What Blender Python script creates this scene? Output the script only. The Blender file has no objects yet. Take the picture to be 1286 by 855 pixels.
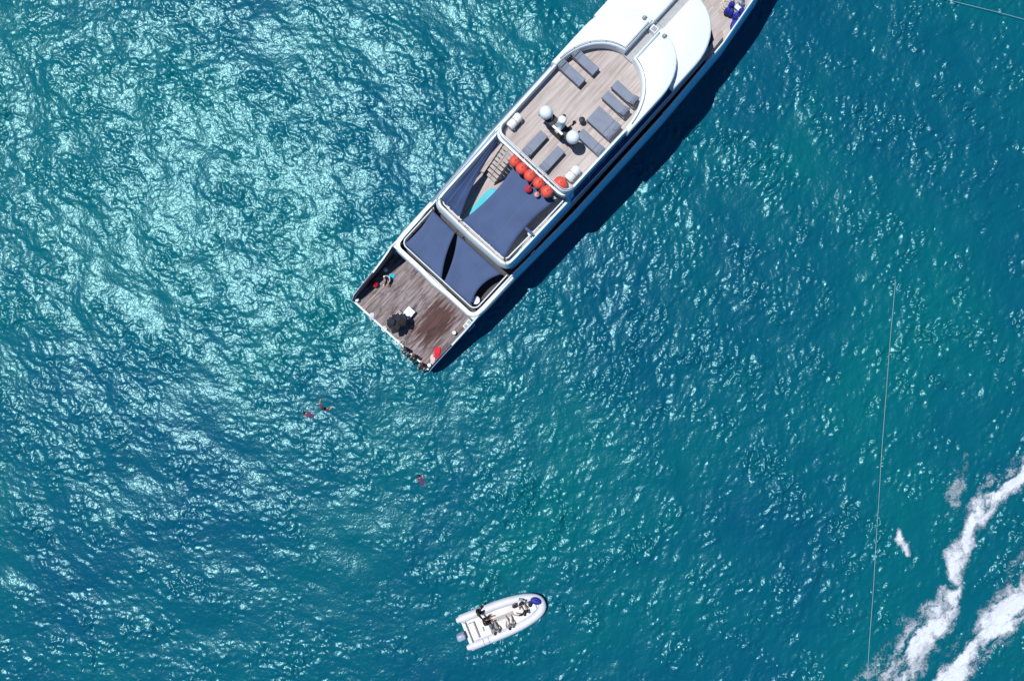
import bpy, bmesh, math, random
import numpy as np
from mathutils import Vector, Matrix
random.seed(7)
SC = bpy.context.scene
COL = SC.collection
R = math.radians
# ------------------------------------------------------------------ camera
CAM_H = 58.0
FPX = 990.0                      # focal length in photo pixels (1286 wide)
cam = bpy.data.cameras.new('camera'); camo = bpy.data.objects.new('camera', cam); COL.objects.link(camo)
camo.location = (0, 0, CAM_H); camo.rotation_euler = (0, 0, 0)
cam.sensor_width = 36.0; cam.lens = 36.0 * FPX / 1286.0
cam.clip_start = 0.5; cam.clip_end = 20000
SC.camera = camo
# ------------------------------------------------------------------ sky and sun
SUN_EL = 70.5                    # degrees
SHADOW_DIR = -31.0               # direction in which shadows fall, degrees from +X
sa = R(SHADOW_DIR + 180)
sunv = Vector((math.cos(sa)*math.cos(R(SUN_EL)), math.sin(sa)*math.cos(R(SUN_EL)), math.sin(R(SUN_EL))))
world = bpy.data.worlds.new('World'); SC.world = world; world.use_nodes = True
wn = world.node_tree.nodes; wl = world.node_tree.links; wn.clear()
sky = wn.new('ShaderNodeTexSky'); sky.sky_type = 'NISHITA'; sky.sun_disc = False
sky.sun_elevation = R(SUN_EL); sky.sun_rotation = math.atan2(sunv.x, sunv.y)
sky.air_density = 1.0; sky.dust_density = 0.0; sky.ozone_density = 10.0
bg = wn.new('ShaderNodeBackground'); bg.inputs['Strength'].default_value = 0.07
wo = wn.new('ShaderNodeOutputWorld'); wl.new(sky.outputs[0], bg.inputs[0]); wl.new(bg.outputs[0], wo.inputs[0])
sl = bpy.data.lights.new('sun', 'SUN'); sl.energy = 4.6; sl.angle = R(0.53); sl.color = (1.0, 0.97, 0.92)
so = bpy.data.objects.new('sun', sl); COL.objects.link(so)
so.rotation_euler = sunv.to_track_quat('Z', 'Y').to_euler(); so.location = sunv * 90
SC.view_settings.view_transform = 'Standard'; SC.view_settings.look = 'None'
SC.view_settings.exposure = 0.0; SC.view_settings.gamma = 1.0
SC.render.engine = 'CYCLES'; SC.cycles.use_denoising = True
SC.cycles.max_bounces = 6; SC.cycles.transparent_max_bounces = 8
SC.cycles.sample_clamp_indirect = 4.0; SC.cycles.caustics_reflective = False; SC.cycles.caustics_refractive = False

def px(u, v, z=0.0):
    """photo pixel -> world point at height z"""
    return Vector(((u-643)/FPX*(CAM_H-z), -(v-427.5)/FPX*(CAM_H-z), z))
# ------------------------------------------------------------------ materials
MATS = {}
def mat(name, col, rough=0.5, metal=0.0, spec=None, noise=None, coat=0.0, bump=None):
    """principled material; noise = (scale, amount, detail) varies the colour, bump = (scale, distance)"""
    if name in MATS: return MATS[name]
    m = bpy.data.materials.new(name); m.use_nodes = True
    n = m.node_tree.nodes; l = m.node_tree.links; b = n['Principled BSDF']
    b.inputs['Base Color'].default_value = (*col, 1); b.inputs['Roughness'].default_value = rough
    b.inputs['Metallic'].default_value = metal; b.inputs['Coat Weight'].default_value = coat
    if spec is not None: b.inputs['Specular IOR Level'].default_value = spec
    tc = n.new('ShaderNodeTexCoord')
    if noise:
        t = n.new('ShaderNodeTexNoise'); t.inputs['Scale'].default_value = noise[0]; t.inputs['Detail'].default_value = noise[2] if len(noise) > 2 else 4
        l.new(tc.outputs['Object'], t.inputs['Vector'])
        r = n.new('ShaderNodeMapRange'); r.inputs['From Min'].default_value = 0.3; r.inputs['From Max'].default_value = 0.7
        r.inputs['To Min'].default_value = 1-noise[1]; r.inputs['To Max'].default_value = 1+noise[1]*0.6
        l.new(t.outputs['Fac'], r.inputs['Value'])
        mx = n.new('ShaderNodeVectorMath'); mx.operation = 'SCALE'; mx.inputs[0].default_value = col
        l.new(r.outputs[0], mx.inputs['Scale']); l.new(mx.outputs[0], b.inputs['Base Color'])
    if bump:
        t = n.new('ShaderNodeTexNoise'); t.inputs['Scale'].default_value = bump[0]; t.inputs['Detail'].default_value = 3
        l.new(tc.outputs['Object'], t.inputs['Vector'])
        bp = n.new('ShaderNodeBump'); bp.inputs['Strength'].default_value = 1; bp.inputs['Distance'].default_value = bump[1]
        l.new(t.outputs['Fac'], bp.inputs['Height']); l.new(bp.outputs[0], b.inputs['Normal'])
    MATS[name] = m; return m

def teak(name, ramp, grain, seam, stain=None, wet=None):
    """planked deck running along local X: colour streaks, seams every 0.13 m, stains"""
    m = bpy.data.materials.new(name); m.use_nodes = True
    n = m.node_tree.nodes; l = m.node_tree.links; b = n['Principled BSDF']; b.inputs['Roughness'].default_value = 0.75
    tc = n.new('ShaderNodeTexCoord')
    mp = n.new('ShaderNodeMapping'); mp.inputs['Scale'].default_value = grain; l.new(tc.outputs['Object'], mp.inputs[0])
    t = n.new('ShaderNodeTexNoise'); t.inputs['Scale'].default_value = 1; t.inputs['Detail'].default_value = 5; t.inputs['Roughness'].default_value = 0.65
    l.new(mp.outputs[0], t.inputs['Vector'])
    cr = n.new('ShaderNodeValToRGB'); l.new(t.outputs['Fac'], cr.inputs[0])
    e = cr.color_ramp.elements; e[0].position = ramp[0][0]; e[0].color = (*ramp[0][1], 1); e[1].position = ramp[-1][0]; e[1].color = (*ramp[-1][1], 1)
    for p, c in ramp[1:-1]:
        k = e.new(p); k.color = (*c, 1)
    out = cr.outputs[0]
    if stain:                      # blotchy weathering
        mp2 = n.new('ShaderNodeMapping'); mp2.inputs['Scale'].default_value = stain[0]; l.new(tc.outputs['Object'], mp2.inputs[0])
        t2 = n.new('ShaderNodeTexNoise'); t2.inputs['Scale'].default_value = 1; t2.inputs['Detail'].default_value = 6; t2.inputs['Roughness'].default_value = 0.7
        l.new(mp2.outputs[0], t2.inputs['Vector'])
        r2 = n.new('ShaderNodeMapRange'); r2.inputs['From Min'].default_value = stain[1]; r2.inputs['From Max'].default_value = stain[1]+0.12; l.new(t2.outputs['Fac'], r2.inputs['Value'])
        mx = n.new('ShaderNodeMix'); mx.data_type = 'RGBA'; mx.blend_type = 'MULTIPLY'; l.new(r2.outputs[0], mx.inputs['Factor'])
        l.new(out, mx.inputs['A']); mx.inputs['B'].default_value = (*stain[2], 1); out = mx.outputs['Result']
    if wet:                        # a wet, reddish patch with a shape of its own: (cx, cy, hx, hy, colour)
        sp = n.new('ShaderNodeSeparateXYZ')
        nz = n.new('ShaderNodeTexNoise'); nz.inputs['Scale'].default_value = 1; nz.inputs['Detail'].default_value = 4
        mp3 = n.new('ShaderNodeMapping'); mp3.inputs['Scale'].default_value = (0.9, 5.5, 1); l.new(tc.outputs['Object'], mp3.inputs[0]); l.new(mp3.outputs[0], nz.inputs['Vector'])
        l.new(tc.outputs['Object'], sp.inputs[0])
        ds = []
        for o_, c_, h_ in ((0, wet[0], wet[2]), (1, wet[1], wet[3])):
            s1 = n.new('ShaderNodeMath'); s1.operation = 'SUBTRACT'; l.new(sp.outputs[o_], s1.inputs[0]); s1.inputs[1].default_value = c_
            s2 = n.new('ShaderNodeMath'); s2.operation = 'ABSOLUTE'; l.new(s1.outputs[0], s2.inputs[0])
            s3 = n.new('ShaderNodeMath'); s3.operation = 'DIVIDE'; l.new(s2.outputs[0], s3.inputs[0]); s3.inputs[1].default_value = h_; ds.append(s3)
        mxm = n.new('ShaderNodeMath'); mxm.operation = 'MAXIMUM'; l.new(ds[0].outputs[0], mxm.inputs[0]); l.new(ds[1].outputs[0], mxm.inputs[1])
        ad = n.new('ShaderNodeMath'); ad.operation = 'MULTIPLY_ADD'; l.new(nz.outputs['Fac'], ad.inputs[0]); ad.inputs[1].default_value = 2.0; l.new(mxm.outputs[0], ad.inputs[2])
        r3 = n.new('ShaderNodeMapRange'); r3.inputs['From Min'].default_value = 2.0; r3.inputs['From Max'].default_value = 1.62
        r3.inputs['To Min'].default_value = 0; r3.inputs['To Max'].default_value = 1; l.new(ad.outputs[0], r3.inputs['Value'])
        mx = n.new('ShaderNodeMix'); mx.data_type = 'RGBA'; mx.blend_type = 'MULTIPLY'; l.new(r3.outputs[0], mx.inputs['Factor'])
        l.new(out, mx.inputs['A']); mx.inputs['B'].default_value = (*wet[4], 1); out = mx.outputs['Result']
    w = n.new('ShaderNodeTexWave'); w.bands_direction = 'Y'; w.inputs['Scale'].default_value = 1/(0.13*20)*2*math.pi/ (2*math.pi) * 10
    l.new(tc.outputs['Object'], w.inputs['Vector'])
    rs = n.new('ShaderNodeMapRange'); rs.inputs['From Min'].default_value = 0.0; rs.inputs['From Max'].default_value = 0.22; rs.inputs['To Min'].default_value = seam; rs.inputs['To Max'].default_value = 0; l.new(w.outputs['Fac'], rs.inputs['Value'])
    mx = n.new('ShaderNodeMix'); mx.data_type = 'RGBA'; mx.blend_type = 'MIX'; l.new(rs.outputs[0], mx.inputs['Factor']); l.new(out, mx.inputs['A']); mx.inputs['B'].default_value = (0.03, 0.025, 0.025, 1)
    l.new(mx.outputs['Result'], b.inputs['Base Color'])
    MATS[name] = m; return m

WHITE = mat('white gelcoat', (0.70, 0.79, 0.85), 0.35, noise=(0.6, 0.05), coat=0.2)
ROOF = mat('white roof paint', (0.70, 0.79, 0.84), 0.5, noise=(0.9, 0.05))
TOPSHADE = mat('topsides tinted shade blue', (0.15, 0.55, 0.95), 0.35, noise=(0.6, 0.05), coat=0.2)  # white topsides; the blue of their shaded side is painted in
BOOT = mat('navy hull paint and wall shade', (0.012, 0.020, 0.06), 0.4)  # hull paint; on the wing walls' inner faces it paints in shade
GLASS = mat('dark window glass', (0.006, 0.008, 0.016), 0.08, spec=0.35)
INNER = mat('dark grey deck lining', (0.055, 0.055, 0.062), 0.7)
STEEL = mat('stainless steel tube', (0.75, 0.76, 0.78), 0.25, 1.0)
BLACK = mat('black rubber', (0.012, 0.012, 0.014), 0.6)
GREYNS = mat('grey non slip floor', (0.36, 0.37, 0.39), 0.85, noise=(4, 0.12))
SAIL = mat('slate blue awning cloth', (0.066, 0.105, 0.215), 0.8, noise=(0.8, 0.10, 3), spec=0.2)
SAILD = mat('shade darkened awning cloth', (0.045, 0.080, 0.185), 0.8, noise=(0.8, 0.12, 3), spec=0.2)  # darker copy of the awning cloth, port sail's shade painted in
CUSH = mat('grey blue lounger cushion', (0.215, 0.250, 0.325), 0.9, noise=(2.2, 0.10), spec=0.2)
CUSH2 = mat('grey lounger pillow', (0.185, 0.215, 0.28), 0.9, noise=(2.5, 0.10), spec=0.2)
ALU = mat('grey lounger frame', (0.30, 0.31, 0.33), 0.5, 0.3)
RAFT = mat('white fibreglass canister', (0.76, 0.77, 0.80), 0.45, noise=(3, 0.08))
RED = mat('orange red vinyl', (0.74, 0.095, 0.065), 0.42, noise=(2.5, 0.16))
CRIM = mat('crimson vinyl', (0.55, 0.03, 0.06), 0.42, noise=(3, 0.14))
PINK = mat('faded pink vinyl', (0.75, 0.38, 0.36), 0.5, noise=(3, 0.12))
ROPE = mat('pale rope', (0.62, 0.58, 0.48), 0.9)
BLUEV = mat('blue fender cover', (0.015, 0.03, 0.34), 0.7, noise=(4, 0.25))
TEAKS = teak('sundeck planks', [(0.30, (0.29, 0.245, 0.235)), (0.5, (0.45, 0.40, 0.39)), (0.72, (0.56, 0.51, 0.50))], (0.35, 5.5, 1), 0.28, stain=((0.5, 0.5, 1), 0.55, (0.92, 0.86, 0.84)))
TEAKP = teak('weathered platform planks', [(0.30, (0.06, 0.045, 0.04)), (0.45, (0.19, 0.155, 0.155)), (0.58, (0.28, 0.24, 0.26)), (0.74, (0.46, 0.42, 0.46))], (0.55, 8.5, 1), 0.5,
             stain=((0.9, 2.8, 1), 0.52, (0.36, 0.31, 0.31)), wet=(2.75, -1.75, 2.0, 1.25, (0.33, 0.14, 0.13)))
TEAKF = teak('foredeck planks', [(0.3, (0.33, 0.29, 0.27)), (0.7, (0.50, 0.45, 0.43))], (0.35, 5.5, 1), 0.22)

# ------------------------------------------------------------------ mesh helpers
def ob(name, me, m=None, parent=None, smooth=False):
    o = bpy.data.objects.new(name, me); COL.objects.link(o)
    if m is not None:
        for mm in (m if isinstance(m, (list, tuple)) else [m]): me.materials.append(mm)
    if parent is not None: o.parent = parent
    if smooth:
        me.polygons.foreach_set('use_smooth', [True]*len(me.polygons)); 
        try: me.set_sharp_from_angle(angle=R(40))
        except Exception: pass
    return o
def mesh(name, v, f):
    me = bpy.data.meshes.new(name); me.from_pydata([tuple(a) for a in v], [], f); me.update(); return me
def tag(o, label, cat=None, group=None, kind=None):
    if label: o['label'] = label
    if cat: o['category'] = cat
    if group: o['group'] = group
    if kind: o['kind'] = kind
    return o
def empty(name, loc=(0,0,0), rz=0.0):
    o = bpy.data.objects.new(name, None); COL.objects.link(o); o.location = loc; o.rotation_euler = (0, 0, rz)
    o.empty_display_size = 0.3; return o
def copy_tree(o, parent=None):
    c = o.copy(); COL.objects.link(c); c.parent = parent
    for ch in [q for q in bpy.data.objects if q.parent == o and q != c]: copy_tree(ch, c)
    return c
class MB:
    """collects shapes of ONE part"""
    def __init__(s): s.v = []; s.f = []
    def add(s, v, f):
        k = len(s.v); s.v += [tuple(a) for a in v]; s.f += [tuple(i+k for i in q) for q in f]; return s
    def box(s, x0, x1, y0, y1, z0, z1, M=None):
        v = [(x, y, z) for z in (z0, z1) for x, y in ((x0,y0),(x1,y0),(x1,y1),(x0,y1))]
        if M is not None: v = [M @ Vector(a) for a in v]
        return s.add(v, [(3,2,1,0),(4,5,6,7),(0,1,5,4),(1,2,6,5),(2,3,7,6),(3,0,4,7)])
    def tube(s, pts, r, n=8, closed=False):
        P = [Vector(p) for p in pts]; v = []; f = []; N = len(P)
        rr = r if isinstance(r, (list, tuple)) else [r]*N
        for i, p in enumerate(P):
            a = P[(i-1) % N] if (closed or i > 0) else p; b = P[(i+1) % N] if (closed or i < N-1) else p
            d = (b-a).normalized(); u = d.cross(Vector((0,0,1)))
            if u.length < 1e-3: u = d.cross(Vector((0,1,0)))
            u.normalize(); w = u.cross(d).normalized()
            for k in range(n):
                t = 2*math.pi*k/n; v.append(p + (u*math.cos(t)+w*math.sin(t))*rr[i])
        for i in range(N if closed else N-1):
            j = (i+1) % N
            for k in range(n): f.append((i*n+k, i*n+(k+1) % n, j*n+(k+1) % n, j*n+k))
        if not closed: f += [tuple(range(n))[::-1], tuple(range((N-1)*n, N*n))]
        return s.add(v, f)
    def lathe(s, prof, n=16, c=(0,0,0), M=None):
        """prof: (r, z) from bottom to top"""
        v = []; f = []; m = len(prof)
        for r, z in prof:
            for k in range(n):
                t = 2*math.pi*k/n; v.append(Vector((r*math.cos(t), r*math.sin(t), z)))
        for i in range(m-1):
            for k in range(n): f.append((i*n+k, i*n+(k+1) % n, (i+1)*n+(k+1) % n, (i+1)*n+k))
        f += [tuple(range(n))[::-1], tuple(range((m-1)*n, m*n))]
        v = [(M @ a if M is not None else a) + Vector(c) for a in v]
        return s.add(v, f)
    def ball(s, c, rx, ry=None, rz=None, n=16, m=10, M=None):
        ry = rx if ry is None else ry; rz = rx if rz is None else rz
        v = []; f = []
        for i in range(1, m):
            a = math.pi*i/m
            for k in range(n):
                t = 2*math.pi*k/n; v.append(Vector((rx*math.sin(a)*math.cos(t), ry*math.sin(a)*math.sin(t), -rz*math.cos(a))))
        b0 = len(v); v += [Vector((0,0,-rz)), Vector((0,0,rz))]
        for i in range(m-2):
            for k in range(n): f.append((i*n+k, i*n+(k+1) % n, (i+1)*n+(k+1) % n, (i+1)*n+k))
        for k in range(n): f += [(b0, (k+1) % n, k), (b0+1, (m-2)*n+k, (m-2)*n+(k+1) % n)]
        v = [(M @ a if M is not None else a) + Vector(c) for a in v]
        return s.add(v, f)
    def prism(s, poly, z0, z1, inset=0.0, bev=0.0):
        """upright prism of a simple polygon (tessellated caps); bev chamfers the top edge"""
        P = [Vector((a[0], a[1])) for a in poly]
        ar = sum(P[i].x*P[(i+1) % len(P)].y - P[(i+1) % len(P)].x*P[i].y for i in range(len(P)))
        if ar < 0: P.reverse()
        N = len(P)
        def off(d):
            o = []
            for i in range(N):
                e1 = (P[i]-P[i-1]).normalized(); e2 = (P[(i+1) % N]-P[i]).normalized()
                n1 = Vector((-e1.y, e1.x)); n2 = Vector((-e2.y, e2.x)); q = n1+n2
                q = q/max(q.length_squared/2, 0.35) if q.length > 1e-6 else n1
                o.append(P[i]+q*d)
            return o
        rings = [(P, z0)]
        if bev > 0: rings += [(off(inset), z1-bev), (off(inset+bev*0.35), z1-bev*0.3), (off(inset+bev), z1)]
        else: rings += [(off(inset), z1)]
        v = [Vector((p.x, p.y, z)) for rg, z in rings for p in rg]; f = []
        for r_ in range(len(rings)-1):
            for i in range(N): f.append((r_*N+i, r_*N+(i+1) % N, (r_+1)*N+(i+1) % N, (r_+1)*N+i))
        from mathutils.geometry import tessellate_polygon
        for b0, flip in ((0, True), ((len(rings)-1)*N, False)):
            tri = tessellate_polygon([[v[b0+i] for i in range(N)]])
            for t in tri:
                a, b_, c = [v[b0+i] for i in t]; up = (b_-a).cross(c-a).z > 0
                t = tuple(i+b0 for i in t); f.append(t if up != flip else t[::-1])
        return s.add(v, f)
    def sweep(s, path, prof, closed=False):
        """path: list of (x, y); prof: closed list of (offset to the left of travel, z)"""
        P = [Vector((a[0], a[1])) for a in path]; N = len(P); v = []; f = []; m = len(prof)
        for i in range(N):
            if closed or 0 < i < N-1:
                e1 = (P[i]-P[i-1]).normalized(); e2 = (P[(i+1) % N]-P[i]).normalized()
            elif i == 0: e1 = e2 = (P[1]-P[0]).normalized()
            else: e1 = e2 = (P[i]-P[i-1]).normalized()
            q = Vector((-e1.y-e2.y, e1.x+e2.x)); q = q/max(q.length_squared/2, 0.35)
            for o_, z in prof: p = P[i]+q*o_; v.append((p.x, p.y, z))
        for i in range(N if closed else N-1):
            j = (i+1) % N
            for k in range(m): f.append((i*m+k, i*m+(k+1) % m, j*m+(k+1) % m, j*m+k))
        if not closed: f += [tuple(range(m))[::-1], tuple(range((N-1)*m, N*m))]
        return s.add(v, f)
    def build(s, name, m, parent=None, smooth=False):
        me = mesh(name, s.v, s.f)
        bm = bmesh.new(); bm.from_mesh(me); bmesh.ops.recalc_face_normals(bm, faces=bm.faces); bm.to_mesh(me); bm.free()
        return ob(name, me, m, parent, smooth)
def arc(cx, cy, rx, ry, a0, a1, n):
    return [(cx+rx*math.cos(R(a0+(a1-a0)*i/n)), cy+ry*math.sin(R(a0+(a1-a0)*i/n))) for i in range(n+1)]
def interp(tab, s):
    xs = [a for a, _ in tab]; return float(np.interp(s, xs, [b for _, b in tab]))

# ------------------------------------------------------------------ sea
DX = 0.08; GX, GY = 1180, 850
def make_sea():
    rng = np.random.default_rng(11)
    kx = np.fft.fftfreq(GX, DX)*2*np.pi; ky = np.fft.fftfreq(GY, DX)*2*np.pi
    KX, KY = np.meshgrid(kx, ky); K = np.hypot(KX, KY); K[0, 0] = 1
    th = np.arctan2(KY, KX)
    wd = R(58)
    D = 0.22 + 0.78*np.cos(th-wd)**2; D2 = 0.30 + 0.70*np.cos(th-R(-28))**2   # a second chop crosses the first towards the right
    def field(lo, hi, p, spread):
        """random field with wavelengths hi..lo metres"""
        S = K**(-p) * np.exp(-(2*np.pi/hi/K)**4) * np.exp(-(K*lo/(2*np.pi))**4)
        A = np.sqrt(S*(D2 if spread == 2 else D if spread else 1.0))
        g = rng.normal(size=(GY, GX)) + 1j*rng.normal(size=(GY, GX))
        G = g*A; G[0, 0] = 0
        return G
    def rms_slope(G):
        sx = np.fft.ifft2(G*1j*KX).real; sy = np.fft.ifft2(G*1j*KY).real
        return float(np.sqrt((sx**2+sy**2).mean()))
    big = field(1.5, 8.0, 4.0, True); big *= SLOPE_BIG/rms_slope(big)
    mid = field(0.5, 1.6, 4.0, True); mid *= SLOPE_MID/rms_slope(mid)
    sml = field(0.18, 0.7, 3.6, True); sml *= SLOPE_SML/rms_slope(sml)
    mid2 = field(0.5, 2.0, 4.0, 2); mid2 *= 1.30*SLOPE_MID/rms_slope(mid2)
    sml2 = field(0.20, 0.8, 3.6, 2); sml2 *= 1.22*SLOPE_SML/rms_slope(sml2)
    mx = np.clip(((np.arange(GX)-(GX-1)/2)*DX+12)/28, 0, 1)[None, :]; mx = mx*mx*(3-2*mx); ma, mb = np.sqrt(1-mx), np.sqrt(mx)
    patch = np.fft.ifft2(field(5.0, 22.0, 3.0, False)).real; patch /= patch.std()
    gust = np.clip(1.0+0.30*patch, 0.5, 1.7)
    hb = np.fft.ifft2(big).real; hm = np.fft.ifft2(mid).real*ma+np.fft.ifft2(mid2).real*mb; hs = np.fft.ifft2(sml).real*ma+np.fft.ifft2(sml2).real*mb
    g2 = np.fft.ifft2(field(1.3, 4.0, 3.0, False)).real; g2 = 0.6*hb/hb.std() + 0.8*g2/g2.std()
    crest = np.clip(np.exp((0.55+0.30*mx)*g2-0.18), 0.45-0.15*mx, 2.7)          # ripples gather in steep clumps, mostly on the longer waves' crests
    h = hb + hm*gust*crest**0.5 + hs*gust*crest
    # choppy sideways pull sharpens the crests
    Gt = big*1.0+mid
    dx = np.fft.ifft2(Gt*1j*KX/K).real*0.8; dy = np.fft.ifft2(Gt*1j*KY/K).real*0.8
    ex = np.minimum(np.arange(GX), GX-1-np.arange(GX))*DX; ey = np.minimum(np.arange(GY), GY-1-np.arange(GY))*DX
    fade = np.clip(ex/2.5, 0, 1)[None, :]*np.clip(ey/2.5, 0, 1)[:, None]; fade = fade*fade*(3-2*fade)
    X = (np.arange(GX)-(GX-1)/2)*DX; Y = (np.arange(GY)-(GY-1)/2)*DX
    XX, YY = np.meshgrid(X, Y)
    return XX, YY, h*fade, -dx*fade, -dy*fade
SLOPE_BIG, SLOPE_MID, SLOPE_SML = 0.072, 0.095, 0.20
SXX, SYY, SH, SDX, SDY = make_sea()
def sea_z(x, y):
    i = min(max(int(round((x-SXX[0, 0])/DX)), 0), GX-1); j = min(max(int(round((y-SYY[0, 0])/DX)), 0), GY-1)
    return float(SH[j, i])
def sea_material():
    m = bpy.data.materials.new('sea water'); m.use_nodes = True
    n = m.node_tree.nodes; l = m.node_tree.links; b = n['Principled BSDF']
    tc = n.new('ShaderNodeTexCoord')
    t = n.new('ShaderNodeTexNoise'); t.inputs['Scale'].default_value = 0.055; t.inputs['Detail'].default_value = 4; t.inputs['Roughness'].default_value = 0.55; t.inputs['Distortion'].default_value = 0.6
    l.new(tc.outputs['Object'], t.inputs['Vector'])
    cr = n.new('ShaderNodeValToRGB'); l.new(t.outputs['Fac'], cr.inputs[0]); e = cr.color_ramp.elements
    e[0].position = 0.34; e[0].color = (0.001, 0.074, 0.138, 1); e[1].position = 0.66; e[1].color = (0.001, 0.112, 0.140, 1)
    l.new(cr.outputs[0], b.inputs['Base Color'])
    b.inputs['IOR'].default_value = 1.39; b.inputs['Roughness'].default_value = 0.28
    b.inputs['Specular Tint'].default_value = (0.50, 0.95, 1.0, 1)
    t2 = n.new('ShaderNodeTexNoise'); t2.inputs['Scale'].default_value = 5.0; t2.inputs['Detail'].default_value = 2; t2.inputs['Distortion'].default_value = 0.4
    l.new(tc.outputs['Object'], t2.inputs['Vector'])
    bp = n.new('ShaderNodeBump'); bp.inputs['Strength'].default_value = 1.0; bp.inputs['Distance'].default_value = 0.030
    l.new(t2.outputs['Fac'], bp.inputs['Height']); l.new(bp.outputs[0], b.inputs['Normal'])
    m.node_tree.nodes.update() if hasattr(m.node_tree.nodes, 'update') else None
    return m
def build_sea():
    idx = np.arange(GX*GY).reshape(GY, GX)
    co = np.stack([SXX+SDX, SYY+SDY, SH], -1).reshape(-1, 3)
    q = np.stack([idx[:-1, :-1], idx[:-1, 1:], idx[1:, 1:], idx[1:, :-1]], -1).reshape(-1, 4)
    bd = np.concatenate([idx[0, :-1], idx[:-1, -1], idx[-1, :0:-1], idx[:0:-1, 0]])
    ring = co[bd]*np.array([90, 90, 0]); k0 = len(co); m_ = len(bd)
    ri = k0+np.arange(m_); q2 = np.stack([bd, ri, np.roll(ri, -1), np.roll(bd, -1)], -1)
    co = np.vstack([co, ring]); q = np.vstack([q, q2])
    me = bpy.data.meshes.new('sea'); me.vertices.add(len(co)); me.vertices.foreach_set('co', co.astype(np.float32).ravel())
    me.loops.add(q.size); me.loops.foreach_set('vertex_index', q.astype(np.int32).ravel())
    me.polygons.add(len(q)); me.polygons.foreach_set('loop_start', np.arange(0, q.size, 4, dtype=np.int32))
    me.update(calc_edges=True); me.polygons.foreach_set('use_smooth', np.ones(len(q), dtype=bool)); me.update()
    o = ob('sea', me, sea_material()); o['kind'] = 'structure'; o['label'] = 'turquoise blue choppy sea sparkling with sun glints'
    return o
build_sea()

# ------------------------------------------------------------------ yacht frame
AXIS = R(47.5)
YO = px(491, 422, 0.7); YO.z = 0
YM = Matrix.Translation(YO) @ Matrix.Rotation(AXIS, 4, 'Z')
def yw(s, t, z): return YM @ Vector((s, -t, z))         # s forward of the stern, t to starboard
Y = empty('yacht', YO, AXIS)
tag(Y, 'large white motor yacht with planked swim platform, blue grey awnings and lounger deck', 'yacht')

BEAM = [(0, 3.82), (4.9, 3.9), (9, 4.03), (15, 4.28), (24, 4.28), (30, 4.05), (34, 3.5), (37, 2.65), (39.5, 1.8), (41.5, 0.95), (43.2, 0.12)]
RAIL = [(0, 0.95), (0.5, 1.75), (1.5, 2.15), (2.6, 2.35), (3.8, 2.8), (4.9, 3.5), (9, 3.8), (15, 4.1), (24, 4.35), (30, 5.0), (34, 5.2), (43.2, 5.8)]
WL = [(0, 3.6), (9, 3.75), (15, 3.85), (24, 3.75), (30, 3.1), (34, 2.3), (37, 1.5), (39.5, 0.75), (41.5, 0.2), (43.2, 0.03)]
def hbm(s): return interp(BEAM, s)
def hull():
    st = [0, 0.25, 0.5, 1, 1.5, 2.1, 2.6, 3.2, 3.8, 4.4, 4.9, 6, 7.5, 9, 11, 13, 15, 18, 21, 24, 26, 28, 30, 31.5, 33, 34, 35.5, 37, 38.3, 39.5, 40.5, 41.5, 42.4, 43.2]
    def section(s):
        b = interp(BEAM, s); w = interp(WL, s); z = interp(RAIL, s); th = min(0.15 if s < 4.9 else 0.11, b*0.4); ln = interp([(4.8, 0.0), (9, 0.32), (34, 0.34), (43.2, 0.02)], s); zi = 0.55 if s < 4.9 else 2.3
        h = [(0.0, -1.6 if s < 40 else -0.4), (w*0.75, -1.1 if s < 40 else -0.3), (w, 0.0), (w+(b-w)*0.25, 0.28), (w+(b-w)*0.62, z*0.42), (b, z*0.68), (b-ln, z-0.03), (b-ln-0.03, z), (b-ln-th+0.02, z), (b-ln-th, z-0.03), (b-th-ln*0.5, min(zi, z-0.1))]
        return h
    v = []; f = []; mi = []
    S = [section(s) for s in st]; m = len(S[0])
    for sgn in (1, -1):
        k0 = len(v)
        for s, sec in zip(st, S):
            for t, z in sec: v.append((s + (0.9*max(0, z-0)/5.5*max(0, (s-40)/3.2) if s > 40 else 0), sgn*t, z))
        for i in range(len(st)-1):
            for k in range(m-1):
                q = (k0+i*m+k, k0+(i+1)*m+k, k0+(i+1)*m+k+1, k0+i*m+k+1)
                f.append(q if sgn < 0 else q[::-1]); mi.append(1 if k in (0, 1, 2) or (k >= 8 and st[i] < 4.9) or (k >= 7 and st[i] < 2.6) else 2 if k in (3, 4, 5) else 0)  # outer faces get painted shade blue, wing inner faces painted shade navy
    # transom below the platform, flat closing plate
    n2 = len(st)*m
    q = [0, 1, 2, 3]; q2 = [n2+3, n2+2, n2+1]
    f.append(tuple(q+q2)); mi.append(0)
    me = mesh('hull', v, f); me.polygons.foreach_set('material_index', mi)
    o = ob('hull', me, [WHITE, BOOT, TOPSHADE], Y, smooth=True); return o
hull()
for sg_ in (1, -1): MB().tube([(s_, sg_*(hbm(s_)+0.02), interp(RAIL, s_)*0.68) for s_ in [0.6+i_*1.0 for i_ in range(41)]], 0.06, 6).build('rub_rail', BOOT, Y, True)
def ring_poly(s0, s1, half, r, n=6):
    """rounded aft corners, square forward end; local x, y"""
    return arc(s0+r, half-r, r, r, 90, 180, n) + arc(s0+r, -half+r, r, r, 180, 270, n) + [(s1, -half), (s1, half)]
def side_poly(s0, s1, f, n=12, r0=0.0):
    """symmetric outline following half width f(s)"""
    ss = [s0+(s1-s0)*i/n for i in range(n+1)]
    return [(s, f(s)) for s in ss] + [(s, -f(s)) for s in reversed(ss)]
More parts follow.
